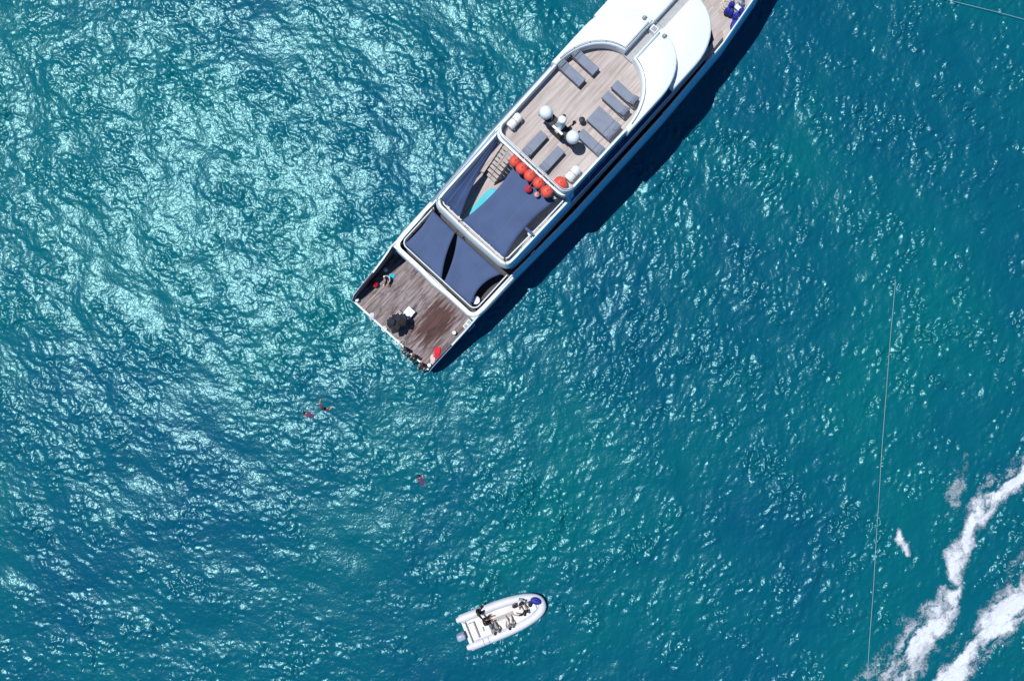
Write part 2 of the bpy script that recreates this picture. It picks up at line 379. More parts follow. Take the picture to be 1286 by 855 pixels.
# decks
MB().prism(side_poly(0.02, 4.95, lambda s: interp(BEAM, s)-0.16, 6), 0.30, 0.70).build('swim_platform', TEAKP, Y)
MB().sweep([(0.01, 3.72), (0.01, -3.72)], [(-0.02, 0.42), (0.10, 0.42), (0.10, 0.72), (0.06, 0.735), (-0.02, 0.735)]).build('platform_edge', WHITE, Y)
MB().prism(side_poly(5.02, 29.9, lambda s: interp(BEAM, s)-0.16, 14), 2.35, 2.6).build('main_deck', INNER, Y)
MB().prism(side_poly(28.6, 42.6, lambda s: max(interp(BEAM, s)-0.34, 0.05), 16), 4.15, 4.4).build('foredeck', TEAKF, Y)
# transom bulkhead between platform and aft deck
MB().box(4.95, 5.25, -3.74, 3.74, 0.45, 3.42).build('transom_wall', WHITE, Y)
for t in (-2.75, 2.75):                      # two doors in the transom
    d = MB().box(4.915, 4.95, -t-0.42, -t+0.42, 0.72, 2.6).build('transom_door', INNER, Y)
    MB().tube([(4.89, -t-0.28, 1.5), (4.89, -t-0.28, 1.8)], 0.02, 6).build('handle', STEEL, d)
# aft deck cap (white frame round the first awning)
U1 = [(8.95, 3.74), (6.0, 3.72)] + arc(5.62, 3.16, 0.52, 0.52, 90, 180, 6) + [(5.1, 1.2), (5.02, 0.0), (5.1, -1.2)] + arc(5.62, -3.16, 0.52, 0.52, 180, 270, 6) + [(6.0, -3.72), (8.95, -3.74)]
U1 = [(a, b) for a, b in U1]
MB().sweep(U1, [(0.14, 3.42), (0.15, 3.60), (0.11, 3.66), (-0.12, 3.66), (-0.17, 3.60), (-0.28, 3.22), (-0.24, 3.05)]).build('aft_deck_cap', WHITE, Y, True)
U1i = [(8.8, 3.42)] + arc(5.95, 2.98, 0.44, 0.44, 90, 180, 5) + arc(5.95, -2.98, 0.44, 0.44, 180, 270, 5) + [(8.8, -3.42)]
MB().tube([(a, b, 3.84) for a, b in U1i], 0.045, 8).build('aft_hand_rail', WHITE, Y, True)
def stanchions(path, step, z0, z1, r, m, name='stanchion'):
    P = [Vector((*a, 0)) for a in path]; acc = 0.0; nxt = step*0.4
    for a, b in zip(P[:-1], P[1:]):
        L = (b-a).length
        while nxt <= acc+L:
            p = a+(b-a)*((nxt-acc)/L); MB().tube([(p.x, p.y, z0), (p.x, p.y, z1)], r, 6).build(name, m, Y); nxt += step
        acc += L
stanchions(U1i, 0.95, 2.58, 3.83, 0.03, STEEL)
MB().sweep(U1i, [(0.10, 2.60), (0.10, 3.42), (0.03, 3.46), (-0.03, 3.42), (-0.03, 2.60)]).build('inner_bulwark', INNER, Y)
# main deck house with side windows
def house(name, s0, s1, f0, f1, z0, z1, m, n=14, front=None):
    """tapering house: half width f0(s) at z0, f1(s) at z1"""
    ss = [s0+(s1-s0)*i/n for i in range(n+1)]
    lo = [(s, f0(s)) for s in ss]+[(s, -f0(s)) for s in reversed(ss)]; hi = [(s, f1(s)) for s in ss]+[(s, -f1(s)) for s in reversed(ss)]
    N = len(lo); v = [(a, b, z0) for a, b in lo]+[(a, b, z1) for a, b in hi]
    f = [(i, (i+1) % N, N+(i+1) % N, N+i) for i in range(N)]
    mb = MB(); mb.add(v, f)
    mb.add([(a, b, z1) for a, b in hi], [tuple(range(N))])
    return mb.build(name, m, Y)
def hb(s): return interp(BEAM, s)
house('main_house', 9.2, 30.2, lambda s: hb(s)-0.95, lambda s: hb(s)-0.95, 2.6, 5.0, WHITE)
for sgn in (1, -1):
    for i in range(9):
        a = 10.0+i*2.1; b = a+2.04
        y0, y1 = sgn*(hb(a)-0.945), sgn*(hb(b)-0.945)
        MB().add([(a, y0-sgn*0.03, 3.3), (b, y1-sgn*0.03, 3.3), (b, y1-sgn*0.03, 4.5), (a, y0-sgn*0.03, 4.5), (a, y0+sgn*0.012, 3.3), (b, y1+sgn*0.012, 3.3), (b, y1+sgn*0.012, 4.5), (a, y0+sgn*0.012, 4.5)],
                 [(0,1,2,3),(4,5,6,7),(0,1,5,4),(1,2,6,5),(2,3,7,6),(3,0,4,7)]).build('side_window', GLASS, Y)
# upper deck slab and its sloping bulwark
def ub(s): return min(hb(s)-0.52, 3.62) - max(0, (s-25))*0.02
MB().prism([(9.0, 3.0)] + [(9.25, 3.45)] + side_poly(9.7, 30.3, ub, 12)[:13] + [(31.2, 2.2), (31.5, 0), (31.2, -2.2)] + side_poly(9.7, 30.3, ub, 12)[13:] + [(9.25, -3.45), (9.0, -3.0)], 5.0, 5.2).build('upper_deck', TEAKS, Y)
U2 = [(15.1, 3.22), (9.95, 3.16)] + arc(9.55, 2.62, 0.5, 0.52, 90, 180, 6) + [(8.98, 0)] + arc(9.55, -2.62, 0.5, 0.52, 180, 270, 6) + [(9.95, -3.16), (15.1, -3.22)]
MB().sweep(U2, [(0.10, 5.2), (0.10, 6.18), (0.06, 6.24), (-0.06, 6.24), (-0.10, 6.18), (-0.27, 5.55), (-0.28, 5.2)]).build('upper_bulwark', [WHITE, TOPSHADE], Y, True)
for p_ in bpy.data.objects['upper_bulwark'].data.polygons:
    if abs(p_.normal.y) > 0.8 and p_.normal.y*p_.center.y > 0: p_.material_index = 1  # outer side faces get the painted shade blue
U2i = [(12.62, 2.62), (12.55, 2.86), (9.95, 2.86)] + arc(9.62, 2.5, 0.36, 0.36, 90, 180, 5) + arc(9.62, -2.5, 0.36, 0.36, 180, 270, 5) + [(9.95, -2.86), (12.75, -2.98), (14.7, -3.0)]
MB().tube([(a, b, 6.44) for a, b in U2i], 0.05, 8).build('upper_hand_rail', WHITE, Y, True)
stanchions(U2i, 0.9, 6.2, 6.43, 0.025, STEEL)
stanchions([(a+0.06 if a < 9.9 else a, b) for a, b in U2i], 0.9, 5.19, 6.42, 0.028, STEEL)
# upper house with its dark glazed sides
def uh0(s): return min(3.40, ub(s)-0.18) if s < 26 else min(3.40, ub(s)-0.18)-max(0, s-27.6)*0.55
def uh1(s): return (3.12 if s < 26.5 else 3.12-max(0, s-27.0)*0.42)
house('upper_house', 15.0, 29.4, uh0, uh1, 5.2, 6.98, TOPSHADE, 20)
for sgn in (1, -1):
    for i in range(8):
        a = 15.5+i*1.5; b = a+1.46
        if b > 27.6: break
        def wy(s, z): return uh0(s)+(uh1(s)-uh0(s))*(z-5.2)/1.78
        v = [(s, sgn*(wy(s, z)+o_), z) for o_ in (-0.03, 0.014) for s, z in ((a, 5.9), (b, 5.9), (b, 6.9), (a, 6.9))]
        MB().add(v, [(0,1,2,3),(4,5,6,7),(0,1,5,4),(1,2,6,5),(2,3,7,6),(3,0,4,7)]).build('upper_window', GLASS, Y)
    MB().sweep([(15.15, sgn*3.44), (20, sgn*3.5), (26, sgn*3.45), (28.6, sgn*3.2)], [(-0.04, 5.2), (-0.04, 5.85), (0.04, 5.85), (0.04, 5.2)]).build('side_coaming', [TOPSHADE, WHITE], Y)
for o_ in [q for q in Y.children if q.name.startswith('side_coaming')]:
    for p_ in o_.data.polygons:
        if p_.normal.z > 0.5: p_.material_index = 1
# sundeck
RAD = 0.62
SD = ring_poly(14.62, 24.6, 3.08, RAD)
MB().prism(SD, 6.96, 7.58).build('sundeck_slab', WHITE, Y)
MB().prism(ring_poly(14.95, 24.4, 2.93, 0.5), 7.58, 7.605).build('sundeck_floor', TEAKS, Y)
SB = [(21.2, 3.02), (15.46, 3.0)] + arc(15.44, 2.4, 0.6, 0.6, 90, 180, 6) + [(14.84, 0)] + arc(15.44, -2.4, 0.6, 0.6, 180, 270, 6) + [(15.46, -3.0), (21.2, -3.02)]
MB().sweep(SB, [(0.09, 7.59), (0.09, 8.22), (0.05, 8.28), (-0.06, 8.28), (-0.10, 8.2), (-0.10, 7.59)]).build('sundeck_bulwark', WHITE, Y, True)
# gap in the aft bulwark filled by an open rail with dark slots
for k in range(6):
    y = 0.75-k*0.52
    MB().box(14.735, 14.755, y-0.2, y+0.2, 7.72, 8.1).build('bulwark_slot', BLACK, Y)
SB2 = [(a, b) for a, b in SB]
MB().tube([(a+(0.0), b*0.985, 8.48) for a, b in SB2[1:-1]], 0.028, 6).build('sundeck_rail', STEEL, Y, True)
stanchions([(a, b*0.985) for a, b in SB2[1:-1]], 1.25, 8.25, 8.47, 0.02, STEEL, 'rail_post')
# forward roofs: two tiers, each in two halves beside a sunken walkway
CH = 0.34
def roof_half(sgn, arc_pts, s_front, f_corner, zb, zt, name, smax_side, side_t, s_back, bev):
    front = [(s_front-(s_front-smax_side)*(1-math.cos(a))**1.0, CH+(side_t-CH)*math.sin(a)**0.85) for a in [math.pi/2*i/10 for i in range(11)]]
    poly = front + [(s_back, side_t)] + arc_pts
    poly = [(a, -sgn*b) for a, b in poly]
    return MB().prism(poly, zb, zt, 0.0, bev).build(name, ROOF, Y, True)
op = [(20.35+3.62*math.cos(a), 2.93*math.sin(a)) for a in [math.pi/2-(math.pi/2-math.asin(CH/2.93))*i/14 for i in range(15)]]
for sgn in (1, -1):
    roof_half(sgn, op, 26.55, 0, 7.45, 8.45, 'upper_roof', 23.4, 3.3, 20.3, 0.12)
    roof_half(sgn, [(24.6, CH)], 30.0, 0, 6.9, 7.62, 'wheelhouse_roof', 26.6, 3.5, 24.6, 0.16)
    # thin grab rail on the roof edge
    pts = [(a+0.10*(1 if a > 20.5 else 0), -sgn*(b+0.14), 8.58) for a, b in op[1:]] + [(24.3, -sgn*(CH+0.14), 8.58), (26.2, -sgn*(CH+0.14), 8.58)]
    MB().tube(pts, 0.022, 6).build('roof_rail', STEEL, Y, True)
    for p in pts[::3]: MB().tube([(p[0], p[1], 8.43), (p[0], p[1], 8.58)], 0.022, 6).build('rail_post', BLACK, Y)
    lamp = MB().lathe([(0.14, 0), (0.15, 0.10), (0.12, 0.2), (0.05, 0.25)], 12, (26.25, -sgn*0.85, 8.40)).build('deck_lamp', ALU, Y, True)
    MB().ball((26.35, -sgn*0.85, 8.67), 0.07, n=8, m=6).build('lens', WHITE, lamp, True)
MB().box(23.9, 26.4, -CH-0.02, CH+0.02, 7.4, 7.74).build('walkway_floor', GREYNS, Y)
MB().box(26.4, 30.1, -CH-0.02, CH+0.02, 6.7, 7.02).build('walkway_floor', GREYNS, Y)
g = MB().box(26.1, 26.5, -0.24, 0.20, 7.0, 8.15).build('walkway_locker', WHITE, Y)
MB().box(26.16, 26.42, -0.16, 0.12, 8.15, 8.22).build('hatch', ALU, g)
MB().tube([(25.9, -0.32, 8.35), (26.6, -0.32, 8.4), (26.6, 0.32, 8.4), (25.9, 0.32, 8.35)], 0.03, 6).build('gate_frame', STEEL, Y)
for k in range(1, 4):
    MB().box(30.1-0.05+0.0+0.28*k-0.28, 30.1+0.28*k, -CH, CH, 4.4, 7.0-0.65*k).build('front_step', GREYNS, Y)
# wheelhouse front glass below the lower roof
MB().sweep([(28.9, 3.2), (29.5, 2.3), (29.75, 1.0), (29.8, 0), (29.75, -1.0), (29.5, -2.3), (28.9, -3.2)][::-1], [(-0.02, 5.7), (0.04, 5.7), (0.04, 6.88), (-0.02, 6.88)]).build('wheelhouse_window', GLASS, Y)
# mooring fittings on the starboard side
for s in (10.9, 24.0): MB().box(s, s+0.42, -(hb(s)-0.30), -(hb(s)-0.46), interp(RAIL, s)-0.02, interp(RAIL, s)+0.12).build('rail_gate', WHITE, Y)
for s, t in ((3.3, -3.5), (3.3, 3.25), (0.3, -3.55), (0.35, 3.5)):
    MB().lathe([(0.14, 0), (0.10, 0.06), (0.09, 0.24), (0.15, 0.30), (0.13, 0.36), (0.04, 0.38)], 12, (s, -t, 0.70)).build('bollard', WHITE, Y, True)
# awnings -------------------------------------------------------
def awning(name, corners, sag, m, n=14, droop=0.06, eyes=True, w=None):
    """four-cornered sail with hollow edges: corners (s, t, z); sag = hollow of each edge in metres"""
    C = [Vector((c[0], -c[1], c[2])) for c in corners]; ctr = sum(C, Vector())/4
    def edge(i, u):
        a, b = C[i], C[(i+1) % 4]; p = a.lerp(b, u); d = (b-a).normalized(); nrm = Vector((-d.y, d.x, 0))
        if nrm.dot(ctr-(a+b)/2) < 0: nrm = -nrm
        return p + nrm*sag[i]*4*u*(1-u)
    v = []; f = []
    for j in range(n+1):
        for i in range(n+1):
            u, w_ = i/n, j/n
            p = (1-w_)*edge(0, u)+w_*edge(2, 1-u)+(1-u)*edge(3, 1-w_)+u*edge(1, w_) - ((1-u)*(1-w_)*C[0]+u*(1-w_)*C[1]+u*w_*C[2]+(1-u)*w_*C[3])
            p = p+Vector((0, 0, -droop*16*u*(1-u)*w_*(1-w_) + 0.010*math.sin(9*u+4*w_)+0.03*math.sin(14*(u-w_))*max(0, 1-3*min(u, w_, 1-u, 1-w_))*0.5+0.02*math.sin(5*(u+w_)+1)))
            v.append(p)
    for j in range(n):
        for i in range(n): a = j*(n+1)+i; f.append((a, a+1, a+n+2, a+n+1))
    me = mesh(name, v, f); o = ob(name, me, m, Y, True)
    sm = o.modifiers.new('thickness', 'SOLIDIFY'); sm.thickness = 0.012
    SEAM = mat('awning seam', (0.074, 0.116, 0.235), 0.8)
    for q_ in (n//3, 2*n//3):
        sv = []; sf = []
        for j in range(n+1):
            p = v[j*(n+1)+q_]; sv += [(p.x-0.018, p.y-0.018, p.z+0.010), (p.x+0.018, p.y+0.018, p.z+0.010)]
        for j in range(n): sf.append((2*j, 2*j+1, 2*j+3, 2*j+2))
        ob('seam', mesh('seam', sv, sf), SEAM, o)
    if eyes:
        for c in C:
            d = (c-ctr).normalized()
            MB().tube([c-d*0.10, c+d*0.28], 0.022, 6).box(c.x-0.05, c.x+0.05, c.y-0.05, c.y+0.05, c.z+0.015, c.z+0.04).build('hook_and_shadow', BLACK, o)  # hooks in black, standing in for the tensioners' shadows at the corners
    return o
awning('awning', [(5.62, -3.22, 3.80), (5.52, 0.30, 3.80), (8.55, -1.18, 3.92), (8.6, -3.35, 3.9)], [0.03, 0.16, 0.02, 0.16], SAIL)
awning('awning', [(5.55, 0.52, 3.80), (5.6, 2.95, 3.80), (8.6, 3.10, 3.9), (8.55, -0.98, 3.92)], [0.02, 0.42, 0.02, 0.16], SAIL)
awning('awning', [(9.36, -2.92, 6.85), (9.28, -1.22, 6.30), (14.55, -2.62, 6.6), (14.6, -2.94, 7.1)], [0.02, 0.22, 0.0, 0.10], SAILD)
awning('awning', [(9.28, -0.98, 6.56), (9.33, 2.72, 6.56), (14.3, 2.66, 6.75), (14.3, -0.88, 6.75)], [0.02, 0.34, 0.0, 0.26], SAIL)
MB().box(11.62, 11.80, -3.05, -2.15, 6.58, 6.61).build('awning_strap', SAIL, Y)
# stairs from the sundeck to the upper deck
nst = 8
for k in range(nst):
    s1_ = 14.62-k*0.245; z = 7.36-k*0.27
    tr = MB().box(s1_-0.235, s1_, 1.25, 2.15, z-0.045, z).build('tread', INNER, Y)
    for y0, y1 in ((1.27, 1.68), (1.72, 2.13)):
        MB().box(s1_-0.225, s1_-0.015, y0, y1, z+0.001, z+0.018).build('tread_board', TEAKF, tr)
for y in (1.2, 2.2): MB().add([(14.62, y-0.04, 7.4), (14.62, y+0.04, 7.4), (12.55, y+0.04, 5.2), (12.55, y-0.04, 5.2), (14.62, y-0.04, 7.15), (14.62, y+0.04, 7.15), (12.85, y+0.04, 5.2), (12.85, y-0.04, 5.2)], [(0,1,2,3),(4,5,6,7),(0,1,5,4),(2,3,7,6),(0,3,7,4),(1,2,6,5)]).build('stair_side', INNER, Y)
# radar mast on the sundeck
def mast():
    mb = MB(); mb.prism([(17.15, -0.35), (18.0, -0.35), (18.0, 0.55), (17.15, 0.55)], 7.6, 8.75, 0.12)
    p = mb.build('mast_base', BLACK, Y)
    MB().box(17.2, 17.85, -1.35, 1.6, 8.72, 8.86).build('mast_arm', BLACK, Y)
    MB().prism([(17.35, -0.15), (17.85, -0.15), (17.85, 0.4), (17.35, 0.4)], 8.86, 9.75, 0.1).build('mast_column', WHITE, Y)
    for t in (-1.26, 1.0):
        MB().lathe([(0.16, 8.86), (0.16, 8.95), (0.30, 8.98), (0.40, 9.1), (0.425, 9.28), (0.40, 9.45), (0.31, 9.6), (0.17, 9.69), (0.03, 9.72)], 24, (17.5, -t, 0)).build('satellite_dome', ROOF, Y, True)
    MB().lathe([(0.10, 9.75), (0.26, 9.80), (0.275, 9.92), (0.22, 10.06), (0.10, 10.12), (0.02, 10.13)], 20, (17.68, 0.12, 0)).build('small_dome', ROOF, Y, True)
    r = MB().box(17.12, 17.26, -0.40, 0.40, 9.2, 9.30, Matrix.Rotation(0, 4, 'Z')).build('radar_scanner', WHITE, Y)
    MB().box(17.05, 17.4, -0.12, 0.12, 8.9, 9.2).build('scanner_motor', ALU, r)
    for (s, t, z, r_) in ((18.05, -0.28, 9.2, 0.12), (18.25, 0.42, 8.95, 0.13)):
        h = MB().lathe([(r_*0.5, -0.18), (r_*0.6, 0), (r_, 0.12), (r_*0.9, 0.15), (0.02, 0.13)], 12, (s, -t, z), Matrix.Rotation(0.5, 4, 'Y')).build('horn', BLACK, Y, True)
    MB().tube([(17.7, -0.3, 8.85), (18.05, 0.28, 9.1)], 0.04, 6).tube([(17.7, -0.3, 8.85), (18.25, -0.42, 8.9)], 0.04, 6).build('horn_bracket', BLACK, Y)
    MB().tube([(17.5, 0.75, 8.8), (17.5, 0.75, 11.2)], [0.02, 0.006], 6).build('whip_aerial', WHITE, Y)
mast()

# ------------------------------------------------------------------ things on the yacht
ROT = AXIS
def lounger_proto():
    """local x from foot to head, 1.95 long; back part a little raised"""
    o = empty('sun_lounger')
    fr = MB()
    fr.box(-0.97, 0.97, -0.31, -0.27, 0.20, 0.26); fr.box(-0.97, 0.97, 0.27, 0.31, 0.20, 0.26); fr.box(-0.97, -0.93, -0.27, 0.27, 0.20, 0.26); fr.box(0.93, 0.97, -0.27, 0.27, 0.20, 0.26)
    for k in range(7): fr.box(-0.8+k*0.26, -0.74+k*0.26, -0.27, 0.27, 0.215, 0.245)
    fr.build('frame', ALU, o)
    for x in (-0.85, 0.85):
        for y in (-0.28, 0.28): MB().box(x-0.025, x+0.025, y-0.025, y+0.025, 0, 0.205).build('leg', ALU, o)
    def pad(x0, x1, t, M=None):
        b = MB(); b.prism([(x0, -0.31), (x1, -0.31), (x1, 0.31), (x0, 0.31)], 0, t, 0, 0.03)
        if M is not None: b.v = [tuple(M @ Vector(a)) for a in b.v]
        return b
    M0 = Matrix.Translation((0, 0, 0.262)); pad(-0.96, 0.40, 0.12, M0).build('seat_cushion', CUSH, o)
    return o, pad
lp, pad = lounger_proto()
def finish_lounger(o, ang):
    M1 = Matrix.Translation((0.41, 0, 0.265)) @ Matrix.Rotation(-R(ang), 4, 'Y')
    b = pad(0.0, 0.56, 0.12, M1).build('back_cushion', CUSH, o)
    p2 = MB(); p2.prism([(0.27, -0.27), (0.52, -0.27), (0.52, 0.27), (0.27, 0.27)], 0.121, 0.185, 0.02, 0.025); p2.v = [tuple(M1 @ Vector(a)) for a in p2.v]
    p2.build('pillow', CUSH2, b)
    if ang > 15:
        e = M1 @ Vector((0.5, 0, 0)); MB().tube([(e.x, -0.26, e.z), (e.x+0.12, -0.26, 0.25)], 0.02, 6).tube([(e.x, 0.26, e.z), (e.x+0.12, 0.26, 0.25)], 0.02, 6).tube([(0.93, -0.26, 0.27), (0.93, 0.26, 0.27)], 0.02, 6).build('back_prop', ALU, o)
LG = 'grey cushioned sun loungers on the sundeck'
def L_(u, v, z=7.95):
    w = YM.inverted() @ px(u, v, z); return w.x, -w.y
LIST = [  # pixel, heading of the head end in yacht degrees (0 = bow, 90 = port), backrest angle, label
 (785, 118.8, -90, 34, 'grey sun lounger with raised backrest by starboard rail, nearest the white roof'),
 (773.4, 132, -90, 30, 'grey sun lounger with raised backrest by starboard rail, second from the white roof'),
 (762.2, 151.2, -90, 7, 'forward one of the two grey sun loungers pushed together by the starboard rail'),
 (754.4, 159.6, -90, 5, 'aft one of the two grey sun loungers pushed together by the starboard rail'),
 (742.0, 179.6, -90, 6, 'grey sun lounger by starboard rail partly hidden by the white satellite dome'),
 (717.2, 92.4, 90, 14, 'grey sun lounger at port rail, the one farther from the curved roof edge'),
 (734.3, 78.4, 90, 14, 'grey sun lounger at port rail tucked against the curved roof edge'),
 (670.6, 182.2, 180, 8, 'grey sun lounger pointing aft, on the port side of its pair behind the mast'),
 (691.8, 201.6, 180, 8, 'grey sun lounger pointing aft, on the starboard side of its pair behind the mast')]
base_children = [c for c in bpy.data.objects if c.parent == lp]
for i, (u, v, hd, ang, lab) in enumerate(LIST):
    o = empty('sun_lounger')
    for c in base_children:
        k = c.copy(); COL.objects.link(k); k.parent = o
    finish_lounger(o, ang)
    s, t = L_(u, v); o.location = yw(s, t, 7.606); o.rotation_euler = (0, 0, ROT+R(hd)); o.scale = (1, 1, 1.35)
    tag(o, lab, 'sun lounger', LG)
for c in base_children: bpy.data.objects.remove(c)
bpy.data.objects.remove(lp)

def canister(u, v, label):
    s, t = L_(u, v, 8.2); o = empty('life_raft_canister', yw(s, t, 7.606), ROT)
    n = 12
    prof = [(0.0, 0.20), (-0.50+0.02, 0.26)]
    xs = [-0.52, -0.50, -0.40, -0.38, -0.30, -0.28, -0.03, 0.03, 0.28, 0.30, 0.38, 0.40, 0.50, 0.52]
    rs = [0.20, 0.26, 0.29, 0.31, 0.31, 0.29, 0.29, 0.29, 0.29, 0.31, 0.31, 0.29, 0.26, 0.20]
    M = Matrix.Rotation(R(90), 4, 'Y')
    MB().lathe([(r, x) for r, x in zip(rs, xs)], 20, (0, 0, 0.42), M).build('shell', RAFT, o, True)
    MB().lathe([(0.305, -0.02), (0.315, 0.0), (0.305, 0.02)], 20, (0, 0, 0.42), M).build('seam_band', ALU, o, True)
    for x in (-0.34, 0.34):
        MB().box(x-0.04, x+0.04, -0.30, 0.30, 0, 0.14).box(x-0.04, x+0.04, -0.34, -0.26, 0.0, 0.30).box(x-0.04, x+0.04, 0.26, 0.34, 0.0, 0.30).build('cradle', WHITE, o)
    tag(o, label, 'life raft', 'white life raft canisters on the sundeck')
canister(646.3, 151.6, 'white ribbed life raft canister by the port rail of the sundeck')
canister(719.5, 217.6, 'white ribbed life raft canister beside the orange ball by the starboard rail')

def fender(u, v, z, r, m, label, rope=None, name='ball_fender', squash=1.0, cat='fender', group='red ball fenders hung behind the sundeck', sfix=None):
    s, t = L_(u, v, z)
    if sfix is not None: s = sfix
    o = empty(name, yw(s, t, z-r), ROT)
    MB().ball((0, 0, r), r, r*squash, r, n=20, m=14).build('ball', m, o, True)
    MB().lathe([(0.10, -0.02), (0.07, 0.03), (0.045, 0.07), (0.02, 0.08)], 10, (0, 0, 2*r-0.01)).build('eye', m, o, True)
    if rope is not None: MB().tube([(0, 0, 2*r+0.08), (0.12, 0, 2*r+0.12+0.15), (rope, 0, 8.30-z+r)], 0.011, 6).build('rope', GREYNS, o)
    return tag(o, label, cat, group)
names = ['orange red ball fender at the port end of the row, beside the stairs', 'second orange red ball fender from the stairs', 'middle orange red ball fender of the hanging row of five', 'fourth orange red ball fender from the stairs', 'orange red ball fender at the starboard end of the hanging row']
for (u, v), lab in zip(((645, 204.5), (653, 214), (663, 223.5), (674, 232.5), (685, 242.5)), names):
    k_ = names.index(lab); fender(u, v, 7.62+(0, -.05, .03, -.02, .0)[k_], (.365, .395, .40, .38, .405)[k_], RED, lab, rope=0.58, sfix=14.24+(.02, -.01, .0, .03, -.02)[k_])
fender(663.5, 237.5, 7.0, 0.25, CRIM, 'small crimson ball fender dangling below the orange row', rope=0.95)
fender(674.3, 244.6, 7.0, 0.185, PINK, 'small faded pink ball fender dangling beside the crimson one', rope=1.0)
fender(704, 230, 8.0, 0.40, RED, 'orange red ball fender lying on the sundeck corner beside a white canister', squash=1.12, group=None)

# turquoise board lying on the upper deck below the awning gap
def board():
    a = yw(*L_(598, 266, 5.6), 5.21); b = yw(*L_(614, 246, 5.6), 5.21); d = b-a
    o = empty('paddle_board', (a+b)/2, math.atan2(d.y, d.x))
    L, wd = 1.35, 0.42
    out = [(L*math.cos(t)*abs(math.cos(t))**-0.25 if abs(math.cos(t)) > 1e-4 else 0, wd*math.sin(t)) for t in [2*math.pi*i/28+0.01 for i in range(28)]]
    MB().prism(out, 0, 0.14, 0, 0.03).build('board', mat('turquoise foam', (0.01, 0.42, 0.52), 0.5, noise=(1.5, 0.1)), o)
    MB().box(-0.55, 0.35, -0.24, 0.24, 0.141, 0.15).build('deck_pad', mat('pale turquoise grip', (0.05, 0.50, 0.58), 0.8), o)
    tag(o, 'turquoise board lying on the deck under the gap between the awnings', 'paddle board')
board()
def stool():
    s, t = L_(731, 150.5, 8.1); o = empty('round_stool', yw(s, t, 7.606), ROT)
    MB().lathe([(.17, .40), (.20, .42), (.20, .47), (.15, .50), (.02, .505)], 18).build('seat', BLACK, o, True)
    for a in range(4): MB().tube([(.13*math.cos(a*1.571), .13*math.sin(a*1.571), .41), (.19*math.cos(a*1.571), .19*math.sin(a*1.571), 0)], .018, 6).build('leg', ALU, o)
    tag(o, 'small round black stool on the sundeck beside the paired grey loungers', 'stool')
stool()
# side table and coiled line at the starboard side of the upper deck
def round_table(u, v, z, label, r=0.24, m=RAFT, h=1.0):
    s, t = L_(u, v, z+h); o = empty('round_table', yw(s, t, z), ROT)
    MB().lathe([(r*0.96, h-0.05), (r, h-0.035), (r, h-0.01), (r*0.96, h)], 20).build('table_top', m, o, True)
    MB().lathe([(0.18, 0), (0.18, 0.03), (0.035, 0.06), (0.035, h-0.05)], 12).build('pedestal', STEEL, o, True)
    tag(o, label, 'table', 'small round deck tables')
round_table(665.8, 293.2, 5.2, 'small pale round table in the awning gap of the upper deck', 0.17)
round_table(597.5, 377, 2.6, 'pale round table in the awning gap of the lower aft deck', 0.29, mat('lilac white laminate', (0.55, 0.56, 0.70), 0.4), 0.75)
def rope_coil():
    z = 5.6; P = [(689, 268), (686, 272), (687, 279), (684, 283), (678, 287), (668, 289)]
    pts = [yw(*L_(u, v, 5.5), 5.23+0.02*math.sin(i*2)) for i, (u, v) in enumerate(P)]
    o = MB().tube(pts, 0.035, 6).build('mooring_rope', ROPE); tag(o, 'cream mooring rope trailing along the starboard edge of the upper deck', 'rope')
rope_coil()

# blue fenders on the foredeck
def cyl_fender(u, v, yaw, tilt, z, label, m=BLUEV, r=0.2, L=0.62):
    s, t = L_(u, v, z+r); o = empty('cylinder_fender', yw(s, t, z), ROT+R(yaw)); M = Matrix.Rotation(R(90-tilt), 4, 'Y')
    pr = [(0.05, -L/2-0.06), (0.10, -L/2-0.02), (r*0.8, -L/2+0.06), (r, -L/2+0.16), (r, L/2-0.16), (r*0.8, L/2-0.06), (0.10, L/2+0.02), (0.05, L/2+0.06)]
    zz = r if tilt < 45 else L/2+0.06
    b = MB().lathe(pr, 14, (0, 0, zz), M).build('body', m, o, True)
    e = M @ Vector((0, 0, L/2+0.05)); MB().tube([Vector((0, 0, zz))+e, Vector((0, 0, zz))+e*1.25+Vector((0, 0, 0.03))], 0.03, 6).build('eye', BLACK, o)
    tag(o, label, 'fender', 'blue fenders piled on the foredeck')
for u, v, ya, ti, lab in ((912.5, 15.5, 0, 80, 'blue fender standing at the port edge of the foredeck pile'), (917.8, 8, 20, 80, 'blue fender standing at the forward edge of the foredeck pile'),
    (917, 17.5, 40, 80, 'blue fender standing in the middle of the foredeck pile'), (923, 22.3, 10, 80, 'blue fender standing at the aft edge of the foredeck pile'),
    (930, 16.5, 60, 80, 'blue fender standing closest to the starboard bulwark'), (921.5, 31, 20, 0, 'blue fender lying flat behind the foredeck pile')):
    cyl_fender(u, v, ya, ti, 4.402, lab)
def deck_winch():
    s, t = L_(931, 6, 4.9); o = empty('anchor_winch', yw(s, t, 4.402), ROT)
    MB().box(-0.5, 0.5, -0.35, 0.35, 0, 0.12).build('base_plate', ALU, o)
    MB().lathe([(0.2, 0.12), (0.15, 0.2), (0.13, 0.45), (0.22, 0.55), (0.2, 0.6), (0.03, 0.62)], 16, (0.15, 0.1, 0)).build('drum', STEEL, o, True)
    MB().box(-0.4, -0.1, -0.25, 0.25, 0.12, 0.4).build('motor', WHITE, o)
    tag(o, 'pale metal anchor winch on the foredeck beside the blue fenders', 'winch')
    pts = [yw(s-0.7+0.012*k+0.36*math.cos(k*0.45), t-0.75+0.36*math.sin(k*0.45), 4.43+0.0012*k) for k in range(44)]
    tag(MB().tube(pts, 0.03, 6).build('coiled_rope', ROPE), 'pale coiled rope on the foredeck forward of the blue fenders', 'rope')
deck_winch()

